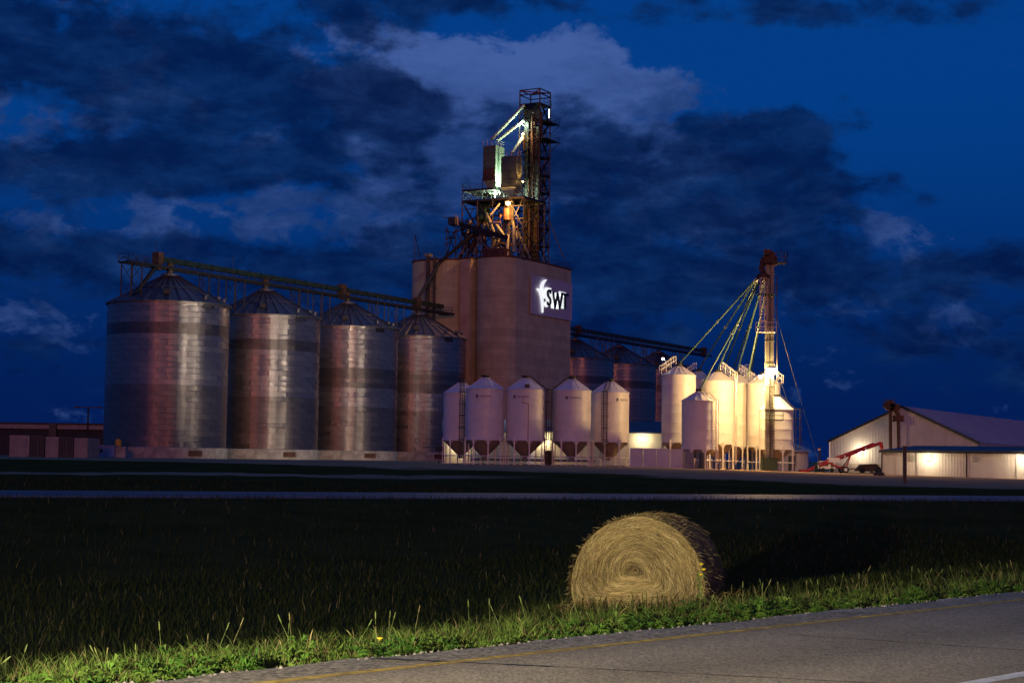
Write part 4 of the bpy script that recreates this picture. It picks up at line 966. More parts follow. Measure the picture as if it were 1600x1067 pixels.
# machinery behind front hopper bins
ax = thing('hopper_auger', 'green auger conveyor lying under the front hopper bins', 'conveyor', (at(800, 715, 186).x, 186, 0))
a = at(735, 716, 184); b2 = at(930, 718, 186); mb = MB(); mb.tube((a.x, a.y, .55), (b2.x, b2.y, .55), .16, 8); part(mb, 'auger_tube', MAT['galv_steel'], ax, True)
mb = MB()
for f in (.1, .35, .6, .85): p = Vector((a.x, a.y, 0)).lerp(Vector((b2.x, b2.y, 0)), f); mb.bar((p.x, p.y, -.1), (p.x, p.y, .45), .1)
part(mb, 'stands', MAT['dark_steel'], ax, True)
cb = thing('control_cabinet', 'dark control cabinet standing between third and fourth hopper bins', 'cabinet', (at(858, 720, 183).x, 183, 0))
mb = MB(); p = at(858, 720, 183); mb.box((p.x, 183, .75), (1.0, .6, 1.8)); part(mb, 'cabinet_body', MAT['container_dark'], cb, True)
mb = MB(); mb.box((p.x - .25, 182.67, .8), (.42, .05, 1.4)); mb.box((p.x + .25, 182.67, .8), (.42, .05, 1.4)); part(mb, 'cabinet_doors', MAT['dark_steel'], cb, True)
lw = thing('barrier_wall', 'low off white concrete barrier wall in front of the cream building', 'wall', (at(1020, 730, 177).x, 177, 0))
xa = at(984, 730, 178).x; xb = at(1068, 730, 176).x; npan = 4
for k in range(npan):
    w = (xb - xa) / npan; xc = xa + w * (k + .5); yc = 178 - 2 * (k + .5) / npan; g_ = gzf(xc, yc)
    mb = MB(); mb.box((xc, yc, g_ + .9), (w - .03, .3, 2.3), (w, -2 / npan)); part(mb, 'wall_panel', MAT['white_bin'], lw, True)
ls = thing('lean_to_sheets', 'loose pale sheets leaning beside the barrier wall under the short bin', 'sheets', (at(1088, 730, 175).x, 175, 0))
for k, (px0, px1, tilt) in enumerate(((1069, 1084, .05), (1085, 1097, .25), (1098, 1105, -.1))):
    a = at(px0, 730, 175.2); b2 = at(px1, 730, 174.9); zg = gzf(a.x, a.y) - .05
    mb = MB(); mb.hexa([(a.x, a.y, zg), (b2.x, b2.y, zg), (b2.x, b2.y + .12, zg), (a.x, a.y + .12, zg), (a.x + tilt, a.y + .3, zg + 2.0), (b2.x + tilt, b2.y + .3, zg + 1.9), (b2.x + tilt, b2.y + .42, zg + 1.9), (a.x + tilt, a.y + .42, zg + 2.0)]); part(mb, 'sheet', MAT['container_white'], ls, True)
gt = thing('gas_tank', 'dark upright tank beside the barrier wall', 'tank', base(1097, 174))
mb = MB(); mb.lathe([(.02, 1.75), (.25, 1.6), (.3, 1.4), (.3, -.2)], 14); part(mb, 'tank_body', MAT['container_dark'], gt, smooth=True)
mb = MB(); mb.lathe([(.08, 1.95), (.08, 1.7)], 8, cap=True); part(mb, 'tank_valve', MAT['galv_steel'], gt)
sb = thing('small_shed', 'small pale round shed with low conical roof right of the white bins', 'shed', base(1239, 200))
mb = MB(); mb.lathe([(1.9, -.3), (1.9, 2.4)], 20); part(mb, 'wall', MAT['shed_wall'], sb)
mb = MB(); mb.lathe([(2.4, 2.25), (2.35, 2.4), (.3, 3.3), (.02, 3.4)], 20); part(mb, 'roof', MAT['galv_steel'], sb)
mb = MB(); mb.box((-.5, -1.88, .8), (.8, .1, 1.9)); part(mb, 'door', MAT['container_dark'], sb)

# ------------------------------------------------------------------ red auger, pole, small trailer
ra = thing('grain_auger', 'long red portable grain auger tilted up in front of the gabled shed', 'auger', base(1315, 192))
ga = at(1258, 736, 190); gb = at(1376, 692, 196)
mb = MB(); mb.tube(ga, gb, .19, 12); part(mb, 'auger_tube', MAT['red_paint'], ra, True)
mb = MB(); dv = (gb - ga).normalized(); mb.bar(ga + dv * 1.5 + Vector((0, -.1, .32)), gb - dv * 1.2 + Vector((0, -.1, .30)), .2, .14); part(mb, 'drive_guard', MAT['red_paint'], ra, True)
mb = MB(); mb.tube(gb, gb + Vector((.2, 0, -.75)), .26, 10, .2); part(mb, 'discharge_spout', MAT['red_paint'], ra, True)
mb = MB(); p = ga.lerp(gb, .36); mb.box(p + Vector((0, -.4, .1)), (1.5, .25, .55), (.85, 0)); part(mb, 'engine_shield', MAT['white_paint'], ra, True)
for k, f in enumerate((.15, .5, .78)):
    mb = MB(); p = ga.lerp(gb, f) + Vector((0, -.285, .02)); q2 = ga.lerp(gb, f + .02) + Vector((0, -.285, .02)); mb.bar(p, q2, .05, .3); part(mb, 'label_plate', MAT['white_paint'], ra, True)
ax0 = at(1318, 738, 193); zg = gzf(ax0.x, ax0.y)
mb = MB()
for dy_ in (-1.1, 1.1):
    w0 = Vector((ax0.x, ax0.y + dy_, zg + .4)); mb.bar(w0, ga.lerp(gb, .60), .12); mb.bar(w0, ga.lerp(gb, .30), .12)
mb.bar((ax0.x, ax0.y - 1.1, zg + .4), (ax0.x, ax0.y + 1.1, zg + .4), .12); part(mb, 'undercarriage', MAT['red_paint'], ra, True)
for dy_ in (-1.2, 1.2):
    c = Vector((ax0.x, ax0.y + dy_, zg + .40)); mb = MB(); mb.tube(c - Vector((0, .11, 0)), c + Vector((0, .11, 0)), .40, 18); w = part(mb, 'wheel', MAT['tyre'], ra, True)
    mb = MB(); mb.tube(c - Vector((0, .13, 0)), c + Vector((0, .13, 0)), .2, 12); part(mb, 'rim', MAT['white_paint'], w, True)
mb = MB(); mb.box(ga + Vector((-.2, 0, -.05)), (1.0, .9, .5)); part(mb, 'intake_hopper', MAT['red_paint'], ra, True)
up = thing('utility_pole', 'thin wooden utility pole behind the red auger', 'pole', base(1281, 205))
mb = MB(); mb.tube((0, 0, -.3), (0, 0, 3.0), .13, 8, .10); part(mb, 'pole', MAT['wood_pole'], up)
mb = MB(); mb.box((-.12, -.1, 2.7), (.35, .2, .25)); part(mb, 'bracket', MAT['galv_steel'], up)
wt = thing('white_trailer', 'small white box trailer under the red auger', 'trailer', base(1291, 200))
mb = MB(); mb.box((0, 0, .75), (1.9, 1.4, 1.0)); part(mb, 'box_body', MAT['white_paint'], wt)
mb = MB(); mb.box((-.35, -.72, .85), (.9, .06, .4)); part(mb, 'window', MAT['container_dark'], wt); mb = MB(); mb.box((.6, -.72, .75), (.35, .06, .5)); part(mb, 'door', MAT['container_dark'], wt)
for x in (-.55, .55): mb = MB(); mb.tube((x, -.72, .12), (x, -.55, .12), .28, 14); part(mb, 'wheel', MAT['tyre'], wt)
gp = thing('green_post', 'short green post at the foot of the guy wires', 'post', base(1275.5, 186))
mb = MB(); mb.tube((0, 0, -.3), (0, 0, .85), .17, 10); mb.lathe([(.2, .85), (.2, .95), (.02, 1.0)], 10); part(mb, 'post', MAT['green_steel'], gp)
im = thing('farm_implement', 'dark red farm implement parked at the gabled shed wall', 'implement', base(1357, 214))
mb = MB(); mb.hexa([(-1.9, -.7, .1), (1.9, -.7, .1), (1.9, .7, .1), (-1.9, .7, .1), (-1.1, -.6, 1.0), (1.0, -.6, 1.1), (1.0, .6, 1.1), (-1.1, .6, 1.0)]); part(mb, 'hood', MAT['rust_steel'], im)
mb = MB(); mb.bar((-3.2, 0, .3), (-1.8, 0, .45), .14); part(mb, 'drawbar', MAT['rust_steel'], im)
for x in (-1.0, 1.1): mb = MB(); mb.tube((x, -.85, .25), (x, -.6, .25), .42, 16); part(mb, 'wheel', MAT['tyre'], im)
for k, (x, s_) in enumerate(((2.4, .55), (3.1, .6))):
    bx_ = thing('steel_drum', ('left' if k == 0 else 'right') + ' one of two pale drums beside the dark red implement', 'drum', base(1357 + x * 11.7, 214))
    mb = MB(); mb.lathe([(.02, .85), (.28, .85), (.3, .8), (.3, .4), (.32, .38), (.3, .36), (.3, -.2)], 14); part(mb, 'drum_body', MAT['galv_steel'], bx_, smooth=True)
    mb = MB(); mb.lathe([(.3, .86), (.3, .9), (.02, .9)], 14); part(mb, 'drum_lid', MAT['dark_steel'], bx_)

# ------------------------------------------------------------------ sheds at right
SA = Vector((47.0, 236, 0)); NG = NN
def ribwall(mb, p, q, z0f, z1f, pitch=.45, dep=.035, nrm=None):
    """profiled sheet wall between p and q; z1f(f) gives the top"""
    p, q = Vector(p), Vector(q); L = (q - p).length; n = max(2, int(L / pitch)); d = (q - p) / L; o = nrm
    prof = []
    for i in range(n):
        for f, e in ((0, 0), (.62, 0), (.70, 1), (.92, 1)): prof.append(((i + f) * L / n, e * dep))
    prof.append((L, 0)); vs = []
    for s_, e in prof:
        b_ = p + d * s_ + o * e; vs += [(b_.x, b_.y, z0f(s_ / L)), (b_.x, b_.y, z1f(s_ / L))]
    mb.add(vs, [(2 * i, 2 * i + 2, 2 * i + 3, 2 * i + 1) for i in range(len(prof) - 1)]); return mb
GW, GL_, ZE2, ZR2 = 21.5, 92.0, 3.75, 8.85
gs = thing('gabled_shed', 'large pale metal shed with a dark trimmed gable at right', 'shed', SA)
zg0 = -1.2
mb = MB(); ribwall(mb, SA, SA + NG * GW, lambda f: .5, lambda f: ZE2 + (ZR2 - ZE2) * (1 - abs(2 * f - 1)), dep=.02, nrm=-UU); part(mb, 'gable_wall', MAT['shed_wall'], gs, True)
mb = MB(); p0 = SA - UU * .1; q0 = SA + NG * GW - UU * .1
mb.hexa([Vector((v.x, v.y, zg0)) for v in (p0, q0, q0 + UU * .2, p0 + UU * .2)] + [Vector((v.x, v.y, .62)) for v in (p0, q0, q0 + UU * .2, p0 + UU * .2)]); part(mb, 'concrete_plinth', MAT['concrete_base'], gs, True)
mb = MB()
for n0 in (.0, GW):
    a = SA + NG * n0 + UU * .12; b2 = a + UU * GL_; mb.add([(a.x, a.y, zg0), (b2.x, b2.y, zg0), (b2.x, b2.y, ZE2), (a.x, a.y, ZE2)], [(0, 1, 2, 3)])
part(mb, 'side_walls', MAT['shed_wall'], gs, True)
for sd in (0, 1):
    mb = MB(); e0 = SA + NG * (-.25 if sd == 0 else GW + .25) - UU * .35; r0 = SA + NG * GW / 2 - UU * .35; rib = 60
    for k in range(rib):
        a, c_ = k * GL_ / rib, (k + 1) * GL_ / rib
        E0, E1, R0_, R1_ = e0 + UU * a, e0 + UU * c_, r0 + UU * a, r0 + UU * c_
        ze_, zr_ = ZE2 + .02, ZR2 + .12
        mb.add([(E0.x, E0.y, ze_), (E1.x, E1.y, ze_), (R1_.x, R1_.y, zr_), (R0_.x, R0_.y, zr_)], [(0, 1, 2, 3)])
        mb.bar(Vector((E0.x, E0.y, ze_ + .02)), Vector((R0_.x, R0_.y, zr_ + .02)), .08, .06)
    part(mb, 'roof_slope', MAT['shed_roof'], gs, True)
mb = MB()
for n0 in (-.3, GW + .3):
    a = SA + NG * n0 - UU * .4; c_ = SA + NG * GW / 2 - UU * .4; mb.bar(Vector((a.x, a.y, ZE2 - .02)), Vector((c_.x, c_.y, ZR2 + .08)), .12, .32)
part(mb, 'gable_trim', MAT['shed_trim'], gs, True)
mb = MB(); a = SA - UU * .12; mb.bar((a.x, a.y, zg0), (a.x, a.y, ZE2), .14); part(mb, 'corner_trim', MAT['white_paint'], gs, True)
t_ = (1346 - 800) / FPX; s_ = (t_ * SA.y - SA.x) / (NG.x - t_ * NG.y); wl = SA + NG * s_ - UU * .1
wall_lamp('bright wall lamp on the gabled shed behind the red auger', (wl.x, wl.y, 2.35), -UU, 330, .40)
gl2 = thing('shed_leg', 'small rusty bucket elevator attached to the front of the gabled shed', 'grain elevator', base(1392, 226))
c = at(1392, 700, 226)
for e in (-.05, 1.05): mb = MB(); mb.bar((c.x + e, 226, -.8), (c.x + e, 226, 8.2 - .2 * e), .38); part(mb, 'leg_casing', MAT['rust_steel'], gl2, True)
mb = MB(); h = at(1392, 632, 226); mb.tube((h.x - .2, 225.6, h.z - .1), (h.x - .2, 226.6, h.z - .1), .75, 14); mb.box((h.x + .5, 226.1, h.z - .4), (1.3, 1, 1.0)); part(mb, 'leg_head', MAT['rust_steel'], gl2, True)
mb = MB(); a = at(1397, 640, 226); b2 = at(1408, 655, 226); mb.tube(a, b2, .25, 8); part(mb, 'spout', MAT['rust_steel'], gl2, True)
mb = MB(); p = at(1401, 658, 225.5); mb.box(p, (1.9, 1.2, .1)); railing(mb, p + Vector((-.9, -.6, 0)), p + Vector((.9, -.6, 0)), n=2); mb.box(p + Vector((.2, 0, .4)), (1.3, .9, .9)); part(mb, 'platform', MAT['rust_steel'], gl2, True)
mb = MB(); p = at(1388, 636, 225.5); mb.box(p, (1.6, 1.0, .08)); railing(mb, p + Vector((-.8, -.5, 0)), p + Vector((.8, -.5, 0)), n=2); part(mb, 'platform', MAT['rail_steel'], gl2, True)
# low shed
LA = Vector((44.0, 190, 0)); LW = 27.0
lsd = thing('low_shed', 'long low pale metal shed with dark roof in front of the gabled shed', 'shed', LA)
mb = MB(); ribwall(mb, LA, LA + NG * LW, lambda f: -1.3, lambda f: 2.12, pitch=.34, dep=.016, nrm=-UU); part(mb, 'front_wall', MAT['shed_wall'], lsd, True)
mb = MB(); a = LA + UU * .1; b2 = LA + UU * 9; mb.add([(a.x, a.y, -1.3), (b2.x, b2.y, -1.3), (b2.x, b2.y, 2.6), (a.x, a.y, 2.1)], [(0, 1, 2, 3)]); a, b2 = LA + NG * LW + UU * .1, LA + NG * LW + UU * 9; mb.add([(a.x, a.y, -1.3), (b2.x, b2.y, -1.3), (b2.x, b2.y, 2.6), (a.x, a.y, 2.1)], [(0, 1, 2, 3)]); part(mb, 'end_walls', MAT['shed_wall'], lsd, True)
mb = MB(); a, b2 = LA - UU * .5 - NG * .2, LA - UU * .5 + NG * (LW + .2); c_, d_ = b2 + UU * 10, a + UU * 10 + NG * 1.6
mb.add([(a.x, a.y, 2.3), (b2.x, b2.y, 2.3), (c_.x, c_.y, 2.95), (d_.x, d_.y, 2.95), (a.x, a.y, 2.1), (b2.x, b2.y, 2.1)], [(0, 1, 2, 3), (4, 5, 1, 0)]); part(mb, 'roof', MAT['shed_trim'], lsd, True)
mb = MB()
for n0 in (0, 9.9): a = LA + NG * n0 - UU * .06; mb.bar((a.x, a.y, -1.3), (a.x, a.y, 2.1), .12); 
part(mb, 'door_trim', MAT['shed_trim'], lsd, True)
mb = MB(); a = LA - UU * .55 - NG * .2; b2 = LA - UU * .55 + NG * (LW + .2); mb.bar((a.x, a.y, 2.06), (b2.x, b2.y, 2.06), .16, .12); part(mb, 'gutter', MAT['shed_trim'], lsd, True)
for n0 in (4.2, 15.5, 22.0):
    mb = MB(); p_ = LA + NG * n0 - UU * .12; mb.bar((p_.x, p_.y, -1.2), (p_.x, p_.y, 2.0), .1); part(mb, 'downpipe', MAT['container_white'], lsd, True)
for n0, w_ in ((2.2, 1.0), (12.6, 4.0)):
    mb = MB(); p_ = LA + NG * n0 - UU * .07; mb.box((p_.x, p_.y, .1), (w_, .06, 2.4), (NG.x, NG.y)); part(mb, 'door', MAT['shed_wall'], lsd, True)
def lowpt(px):
    k = (px - 800) / FPX; s_ = (k * LA.y - LA.x) / (NG.x - k * NG.y); return LA + NG * s_
for px in (1427, 1525): p = lowpt(px) - UU * .12; mb = MB(); mb.box((p.x, p.y, 1.35), (.5, .25, .6), (NG.x, NG.y)); part(mb, 'meter_box', MAT['galv_steel'], lsd, True)
for px, l in ((1453, 'bright wall lamp in the middle of the low shed front'), (1600, 'wall lamp on the low shed at the right edge of the picture')):
    p = lowpt(px) - UU * .05; wall_lamp(l, (p.x, p.y, 1.45), -UU, 260, .36)
dp = thing('dark_post', 'dark square post standing in the grass in front of the low shed', 'post', base(1413.5, 128))
mb = MB(); mb.box((0, 0, 1.2), (.26, .26, 3.1)); part(mb, 'post', MAT['shed_trim'], dp)
mb = MB(); mb.box((0, 0, 2.79), (.34, .34, .08)); part(mb, 'post_cap', MAT['shed_trim'], dp)
for k, (px, dx_) in enumerate(((1372, .8), (1378, .5))):
    cr = thing('timber_baulk', ('short dark timber lying' if k == 0 else 'long dark timber leaning') + ' on the gravel bank left of the dark post', 'timber', base(px, 158))
    mb = MB(); mb.bar((-dx_ / 2, 0, -.05), (dx_ / 2, .3, .12), .16); mb.bar((-dx_, .2, .25 + .4 * k), (dx_ * .6, 0, -.1), .14); part(mb, 'baulk', MAT['shed_trim'], cr)

# ------------------------------------------------------------------ left: containers, shed, light pole
lg = thing('long_shed', 'long low brown shed behind the containers at the left edge', 'shed', (-75, 262, 0))
mb = MB(); mb.box((-80, 268, 2.1), (70, 10, 4.6)); part(mb, 'wall', MAT['brown_wall'], lg, True)
mb = MB(); mb.box((-80, 262.8, 4.75), (71, .4, .7)); part(mb, 'fascia', MAT['container_white'], lg, True)
mb = MB(); mb.box((-80, 268, 5.25), (71.5, 11, .3)); part(mb, 'roof', MAT['dark_steel'], lg, True)
mb = MB(); p = at(82, 662, 262); mb.box((p.x, 262.4, 4.0), (1.2, .5, 2.6)); part(mb, 'downpipe_box', MAT['slate_green'], lg, True)
cl = ['leftmost pale shipping container with lock rods, near the picture edge', 'dark shipping container between two pale ones, left one', 'middle pale shipping container with lock rods', 'dark open fronted container between pale ones, right one', 'rightmost pale shipping container, beside the blue box']
for k, (p0_, p1_) in enumerate(((15, 46), (48, 69), (71, 91.5), (93, 114.5), (116, 137))):
    d = 205; a = at(p0_, 700, d); b2 = at(p1_, 700, d); w = b2.x - a.x; c_ = Vector(((a.x + b2.x) / 2, d + 3, 0)); m_ = 'container_white' if k % 2 == 0 else 'container_dark'
    t = thing('shipping_container', cl[k], 'container', c_, 'shipping containers at the left')
    H = 2.75 - .06 * k
    mb = MB(); mb.box((0, 0, H / 2), (w - .06, 6, H))
    for q in range(14): mb.box((-w / 2 + .02, -2.8 + q * .43, H / 2), (.06, .2, H - .3)); mb.box((w / 2 - .02, -2.8 + q * .43, H / 2), (.06, .2, H - .3))
    part(mb, 'body', MAT[m_], t)
    mb = MB()
    for x in (-w / 2 + .06, w / 2 - .06): mb.box((x, -3.03, H / 2), (.12, .08, H))
    for z in (.08, H - .08): mb.box((0, -3.034, z), (w - .26, .08, .15))
    part(mb, 'end_frame', MAT[m_], t)
    for sx in (-1, 1):
        mb = MB(); mb.box((sx * w / 4, -3.02, H / 2), (w / 2 - .2, .05, H - .35)); dr = part(mb, 'door', MAT[m_], t)
        mb = MB()
        for e in (.15, .32): mb.tube((sx * w * e, -3.08, .15), (sx * w * e, -3.08, H - .15), .03, 6); mb.box((sx * w * e, -3.1, 1.05), (.22, .05, .07))
        part(mb, 'lock_rods', MAT['galv_steel' if k % 2 == 0 else 'dark_steel'], dr)
bb = thing('blue_box', 'pale blue equipment box at the foot of the first big bin', 'box', base(170, 222))
mb = MB(); mb.box((-.3, 0, .7), (2.6, 1.8, 1.6)); part(mb, 'box_body', MAT['blue_box'], bb); mb = MB(); mb.box((-.3, 0, 1.53), (2.75, 1.95, .06)); part(mb, 'box_lid', MAT['blue_box'], bb)
mb = MB(); mb.box((-.8, -.93, .8), (.35, .06, .5)); part(mb, 'hatch', MAT['decal'], bb)
cbk = thing('concrete_block', 'pale concrete block between the blue box and the first big bin', 'block', base(189, 222))
mb = MB(); mb.box((.05, .3, .62), (1.4, 1.6, 1.5)); part(mb, 'block_body', MAT['concrete_base'], cbk); mb = MB(); mb.tube((.05, .3, 1.37), (.05, .3, 1.55), .1, 8); part(mb, 'lifting_eye', MAT['dark_steel'], cbk)
wsn = thing('white_crate', 'small white crate on the ground left of the blue box', 'crate', base(143.5, 215))
mb = MB(); mb.box((0, 0, .35), (.8, .6, .8)); part(mb, 'crate_body', MAT['container_white'], wsn); mb = MB(); mb.box((.02, -.32, .45), (.5, .04, .2)); part(mb, 'crate_slot', MAT['decal'], wsn)
lp = thing('light_pole', 'tall unlit T-shaped light pole behind the containers', 'light pole', base(136, 240))
zt_ = (704.5 - 638) * 240 / FPX + .85
mb = MB(); mb.tube((0, 0, -.3), (0, 0, zt_), .16, 8, .12); part(mb, 'pole', MAT['rail_steel'], lp); mb = MB(); mb.bar((-1.9, 0, zt_), (1.9, 0, zt_), .14); part(mb, 'crossarm', MAT['rail_steel'], lp)
for x in (-1.75, 1.75): mb = MB(); mb.box((x, 0, zt_ + .02), (.75, .45, .22)); part(mb, 'lamp_head', MAT['rail_steel'], lp)
rs = thing('small_sign', 'small square sign on a thin post left of the front hopper bins', 'sign', base(686, 170))
mb = MB(); mb.bar((0, 0, -.2), (0, 0, 1.3), .09); part(mb, 'post', MAT['wood_pole'], rs); mb = MB(); mb.box((0, -.07, 1.45), (.75, .05, .5)); part(mb, 'sign_face', MAT['brown_wall'], rs)

# ------------------------------------------------------------------ hay bale
BC = Vector((1.68, 21.3, 0)); BC.z = gzf(1.68, 21.3) + .03; BS = 1.07
BA = Vector((.30, .954, 0)).normalized(); BX = Vector((BA.y, -BA.x, 0))
bale = thing('hay_bale', 'sagging round hay bale lying in roadside grass', 'hay bale', BC)
ctrl = [(-.78, -.02), (-.845, .18), (-.825, .42), (-.73, .70), (-.56, .93), (-.33, 1.09), (-.05, 1.175), (.22, 1.15), (.47, 1.03), (.67, .83), (.80, .55), (.845, .28), (.80, .02), (.55, -.06), (.2, -.08), (-.3, -.08), (-.6, -.06)]
NC = 96; OUT = []
n = len(ctrl)
for i in range(NC):
    f = i * n / NC; k = int(f); f -= k; p0, p1, p2, p3 = [Vector(ctrl[(k + j) % n]) for j in (-1, 0, 1, 2)]
    _o = (.5 * (2 * p1 + (p2 - p0) * f + (2 * p0 - 5 * p1 + 4 * p2 - p3) * f * f + (3 * p1 - p0 - 3 * p2 + p3) * f ** 3)); OUT.append(Vector((_o.x * BS, _o.y * BS * .94)))
CTR = Vector((-.02, .48))
def oat(th):   # outline point by angle parameter
    f = (th / (2 * math.pi)) % 1 * NC; k = int(f); return OUT[k % NC].lerp(OUT[(k + 1) % NC], f - k)
def face_pt(rad, th, out=0.0):
    o = oat(th); c = CTR.lerp(Vector((-.02, .5)), rad); p = c + (o - c) * rad
    dome = -.05 * (1 - rad ** 2) + .10 * max(0, rad - .86) ** 1.0 / .14 * 1.0 + .10 * math.exp(-(rad / .13) ** 2)
    return BX * p.x + Vector((0, 0, p.y)) + BA * (dome - out)
mb = MB(); vs = []; fs = []
rads = [0.02, .06, .1, .14, .2, .3, .4, .5, .6, .7, .8, .86, .9, .94, .97, 1.0]
for r_ in rads:
    for i in range(NC): vs.append(face_pt(r_, 2 * math.pi * i / NC))
deps = [.16, .3, .6, .9, 1.2, 1.4, 1.5]
for dpt in deps:
    for i in range(NC):
        o = OUT[i]; j = 1 + .02 * math.sin(i * .7 + dpt * 7) - (.05 if dpt == 1.5 else 0); p = BX * (o.x * j) + Vector((0, 0, .5 + (o.y - .5) * j)) + BA * dpt; vs.append(p)
nr = len(rads) + len(deps)
for k in range(nr - 1):
    for i in range(NC): fs.append((k * NC + i, k * NC + (i + 1) % NC, (k + 1) * NC + (i + 1) % NC, (k + 1) * NC + i))
fs.append(tuple((nr - 1) * NC + i for i in range(NC)))
mb.add(vs, fs)
mat('hay_body', (.16, .105, .035), .95, 0, .4, 14, bump=.8, bscale=45)
part(mb, 'bale_body', MAT['hay_body'], bale, smooth=True)
def hay_material():
    mt = bpy.data.materials.new('hay_strand'); mt.use_nodes = True; t = NT(mt.node_tree); b = t.n['Principled BSDF']
    at_ = t.node('ShaderNodeAttribute', {'attribute_name': 'tint'}); t.put(b.inputs['Base Color'], at_.outputs['Color']); b.inputs['Roughness'].default_value = .75; b.inputs['Specular IOR Level'].default_value = .25
    return mt
HAY = hay_material()
def colour_mesh(name, V, F, Ccol, mt):
    me = bpy.data.meshes.new(name); me.from_pydata(V, [], F)
    at_ = me.color_attributes.new('tint', 'FLOAT_COLOR', 'POINT'); arr = np.ones((len(V), 4), np.float32); arr[:, :3] = np.asarray(Ccol, np.float32); at_.data.foreach_set('color', arr.ravel()); me.materials.append(mt); return me
V, F, CC = [], [], []
def strand(pts, w, col, nrm):
    o = len(V); n = len(pts)
    for i, p in enumerate(pts):
        d = (pts[min(i + 1, n - 1)] - pts[max(0, i - 1)]); s = d.cross(nrm)
        s = s.normalized() * w * (.35 if i in (0, n - 1) else 1) * .5 if s.length > 1e-6 else Vector((0, 0, w / 2))
        V.append(p - s); V.append(p + s); CC.append(col); CC.append(col)
    for i in range(n - 1): F.append((o + 2 * i, o + 2 * i + 1, o + 2 * i + 3, o + 2 * i + 2))
haycols = [(.25, .19, .074), (.21, .155, .056), (.30, .235, .10), (.17, .12, .045), (.35, .285, .138), (.09, .063, .026), (.225, .185, .065)]
for k in range(15000):
    rad = math.sqrt(random.random()) * .99 + .005; th = random.uniform(0, 2 * math.pi)
    ln_ = random.uniform(.06, .24); local = max(.08, rad) * .75; span = ln_ / local
    drift = random.gauss(0, .05); lift0 = random.uniform(.0, .012); lift1 = lift0 + max(0, random.gauss(.004, .014))
    pts = []
    for i in range(4):
        f = i / 3; pts.append(face_pt(min(1.0, max(.01, rad + drift * (f - .5) + .03 * f)), th + span * f, lift0 + (lift1 - lift0) * f))
    cc = random.choice(haycols); P_ = face_pt(rad, th); g = random.uniform(.5, 1.25) * (.6 if rad < .12 else 1) * (1 + .22 * math.sin(P_.dot(BX) * 5.1 + 1.3) * math.sin(P_.z * 6.3) + .12 * math.sin(rad * 40)); strand(pts, random.uniform(.003, .007), tuple(x * g for x in cc), BA)
for k in range(5200):   # sides and rim
    th = random.uniform(0, 2 * math.pi); dpt = random.uniform(-.04, 1.5); o = oat(th); 
    ln_ = random.uniform(.08, .26); pts = []; up_ = random.random() < .10
    for i in range(4):
        f = i / 3; p = oat(th + ln_ * f / .8); ex = 1.005 + .012 * random.random() + (.05 * f if up_ else 0)
        pts.append(BX * (p.x * ex) + Vector((0, 0, .5 + (p.y - .5) * ex)) + BA * (dpt + random.gauss(0, .02) * f + (.05 * f if dpt > .1 else 0)))
    cc = random.choice(haycols); g = random.uniform(.45, .9); strand(pts, random.uniform(.003, .007), tuple(x * g for x in cc), BX)
for k in range(560):    # loose tufts sticking out of the rim and top
    th = random.uniform(0, 2 * math.pi); o = oat(th)
    if o.y < .1: continue
    dpt = random.choice([random.uniform(-.03, .15), random.uniform(.1, 1.3)]); d3 = Vector((0, 0, 0)); base_ = BX * o.x + Vector((0, 0, o.y)) + BA * dpt
    rv = (BX * o.x + Vector((0, 0, o.y - .5))).normalized(); dr = (rv + BA * random.gauss(0, .5) + BX * random.gauss(0, .6) + Vector((0, 0, random.gauss(0, .3)))).normalized(); L = random.uniform(.03, .10)
    strand([base_, base_ + dr * L * .5, base_ + dr * L + Vector((0, 0, -.015))], .004, tuple(x * .9 for x in random.choice(haycols)), Vector((0, 1, 0)))
for k in range(700):    # straw fallen round the foot of the bale
    a_ = random.uniform(-.98, .98); dpt = -abs(random.gauss(.05, .14)) if random.random() < .7 else random.uniform(0, 1.4)
    if dpt > 0: a_ = random.choice((-1, 1)) * random.uniform(.86, 1.1)
    p = BX * a_ + BA * dpt; z_ = gzf(BC.x + p.x, BC.y + p.y) - BC.z + random.uniform(.0, .14); d3 = Vector((random.gauss(0, 1), random.gauss(0, .6), random.gauss(0, .45))).normalized() * random.uniform(.04, .13); p = p + Vector((0, 0, z_))
    strand([p, p + d3 * .5 + Vector((0, 0, .01)), p + d3], .005, tuple(x * random.uniform(.6, 1.1) for x in random.choice(haycols)), Vector((0, 1, 0)))
me = colour_mesh('hay_strands', V, F, CC, HAY); o = bpy.data.objects.new('hay_strands', me); COL.objects.link(o); o.parent = bale; o['kind'] = 'stuff'

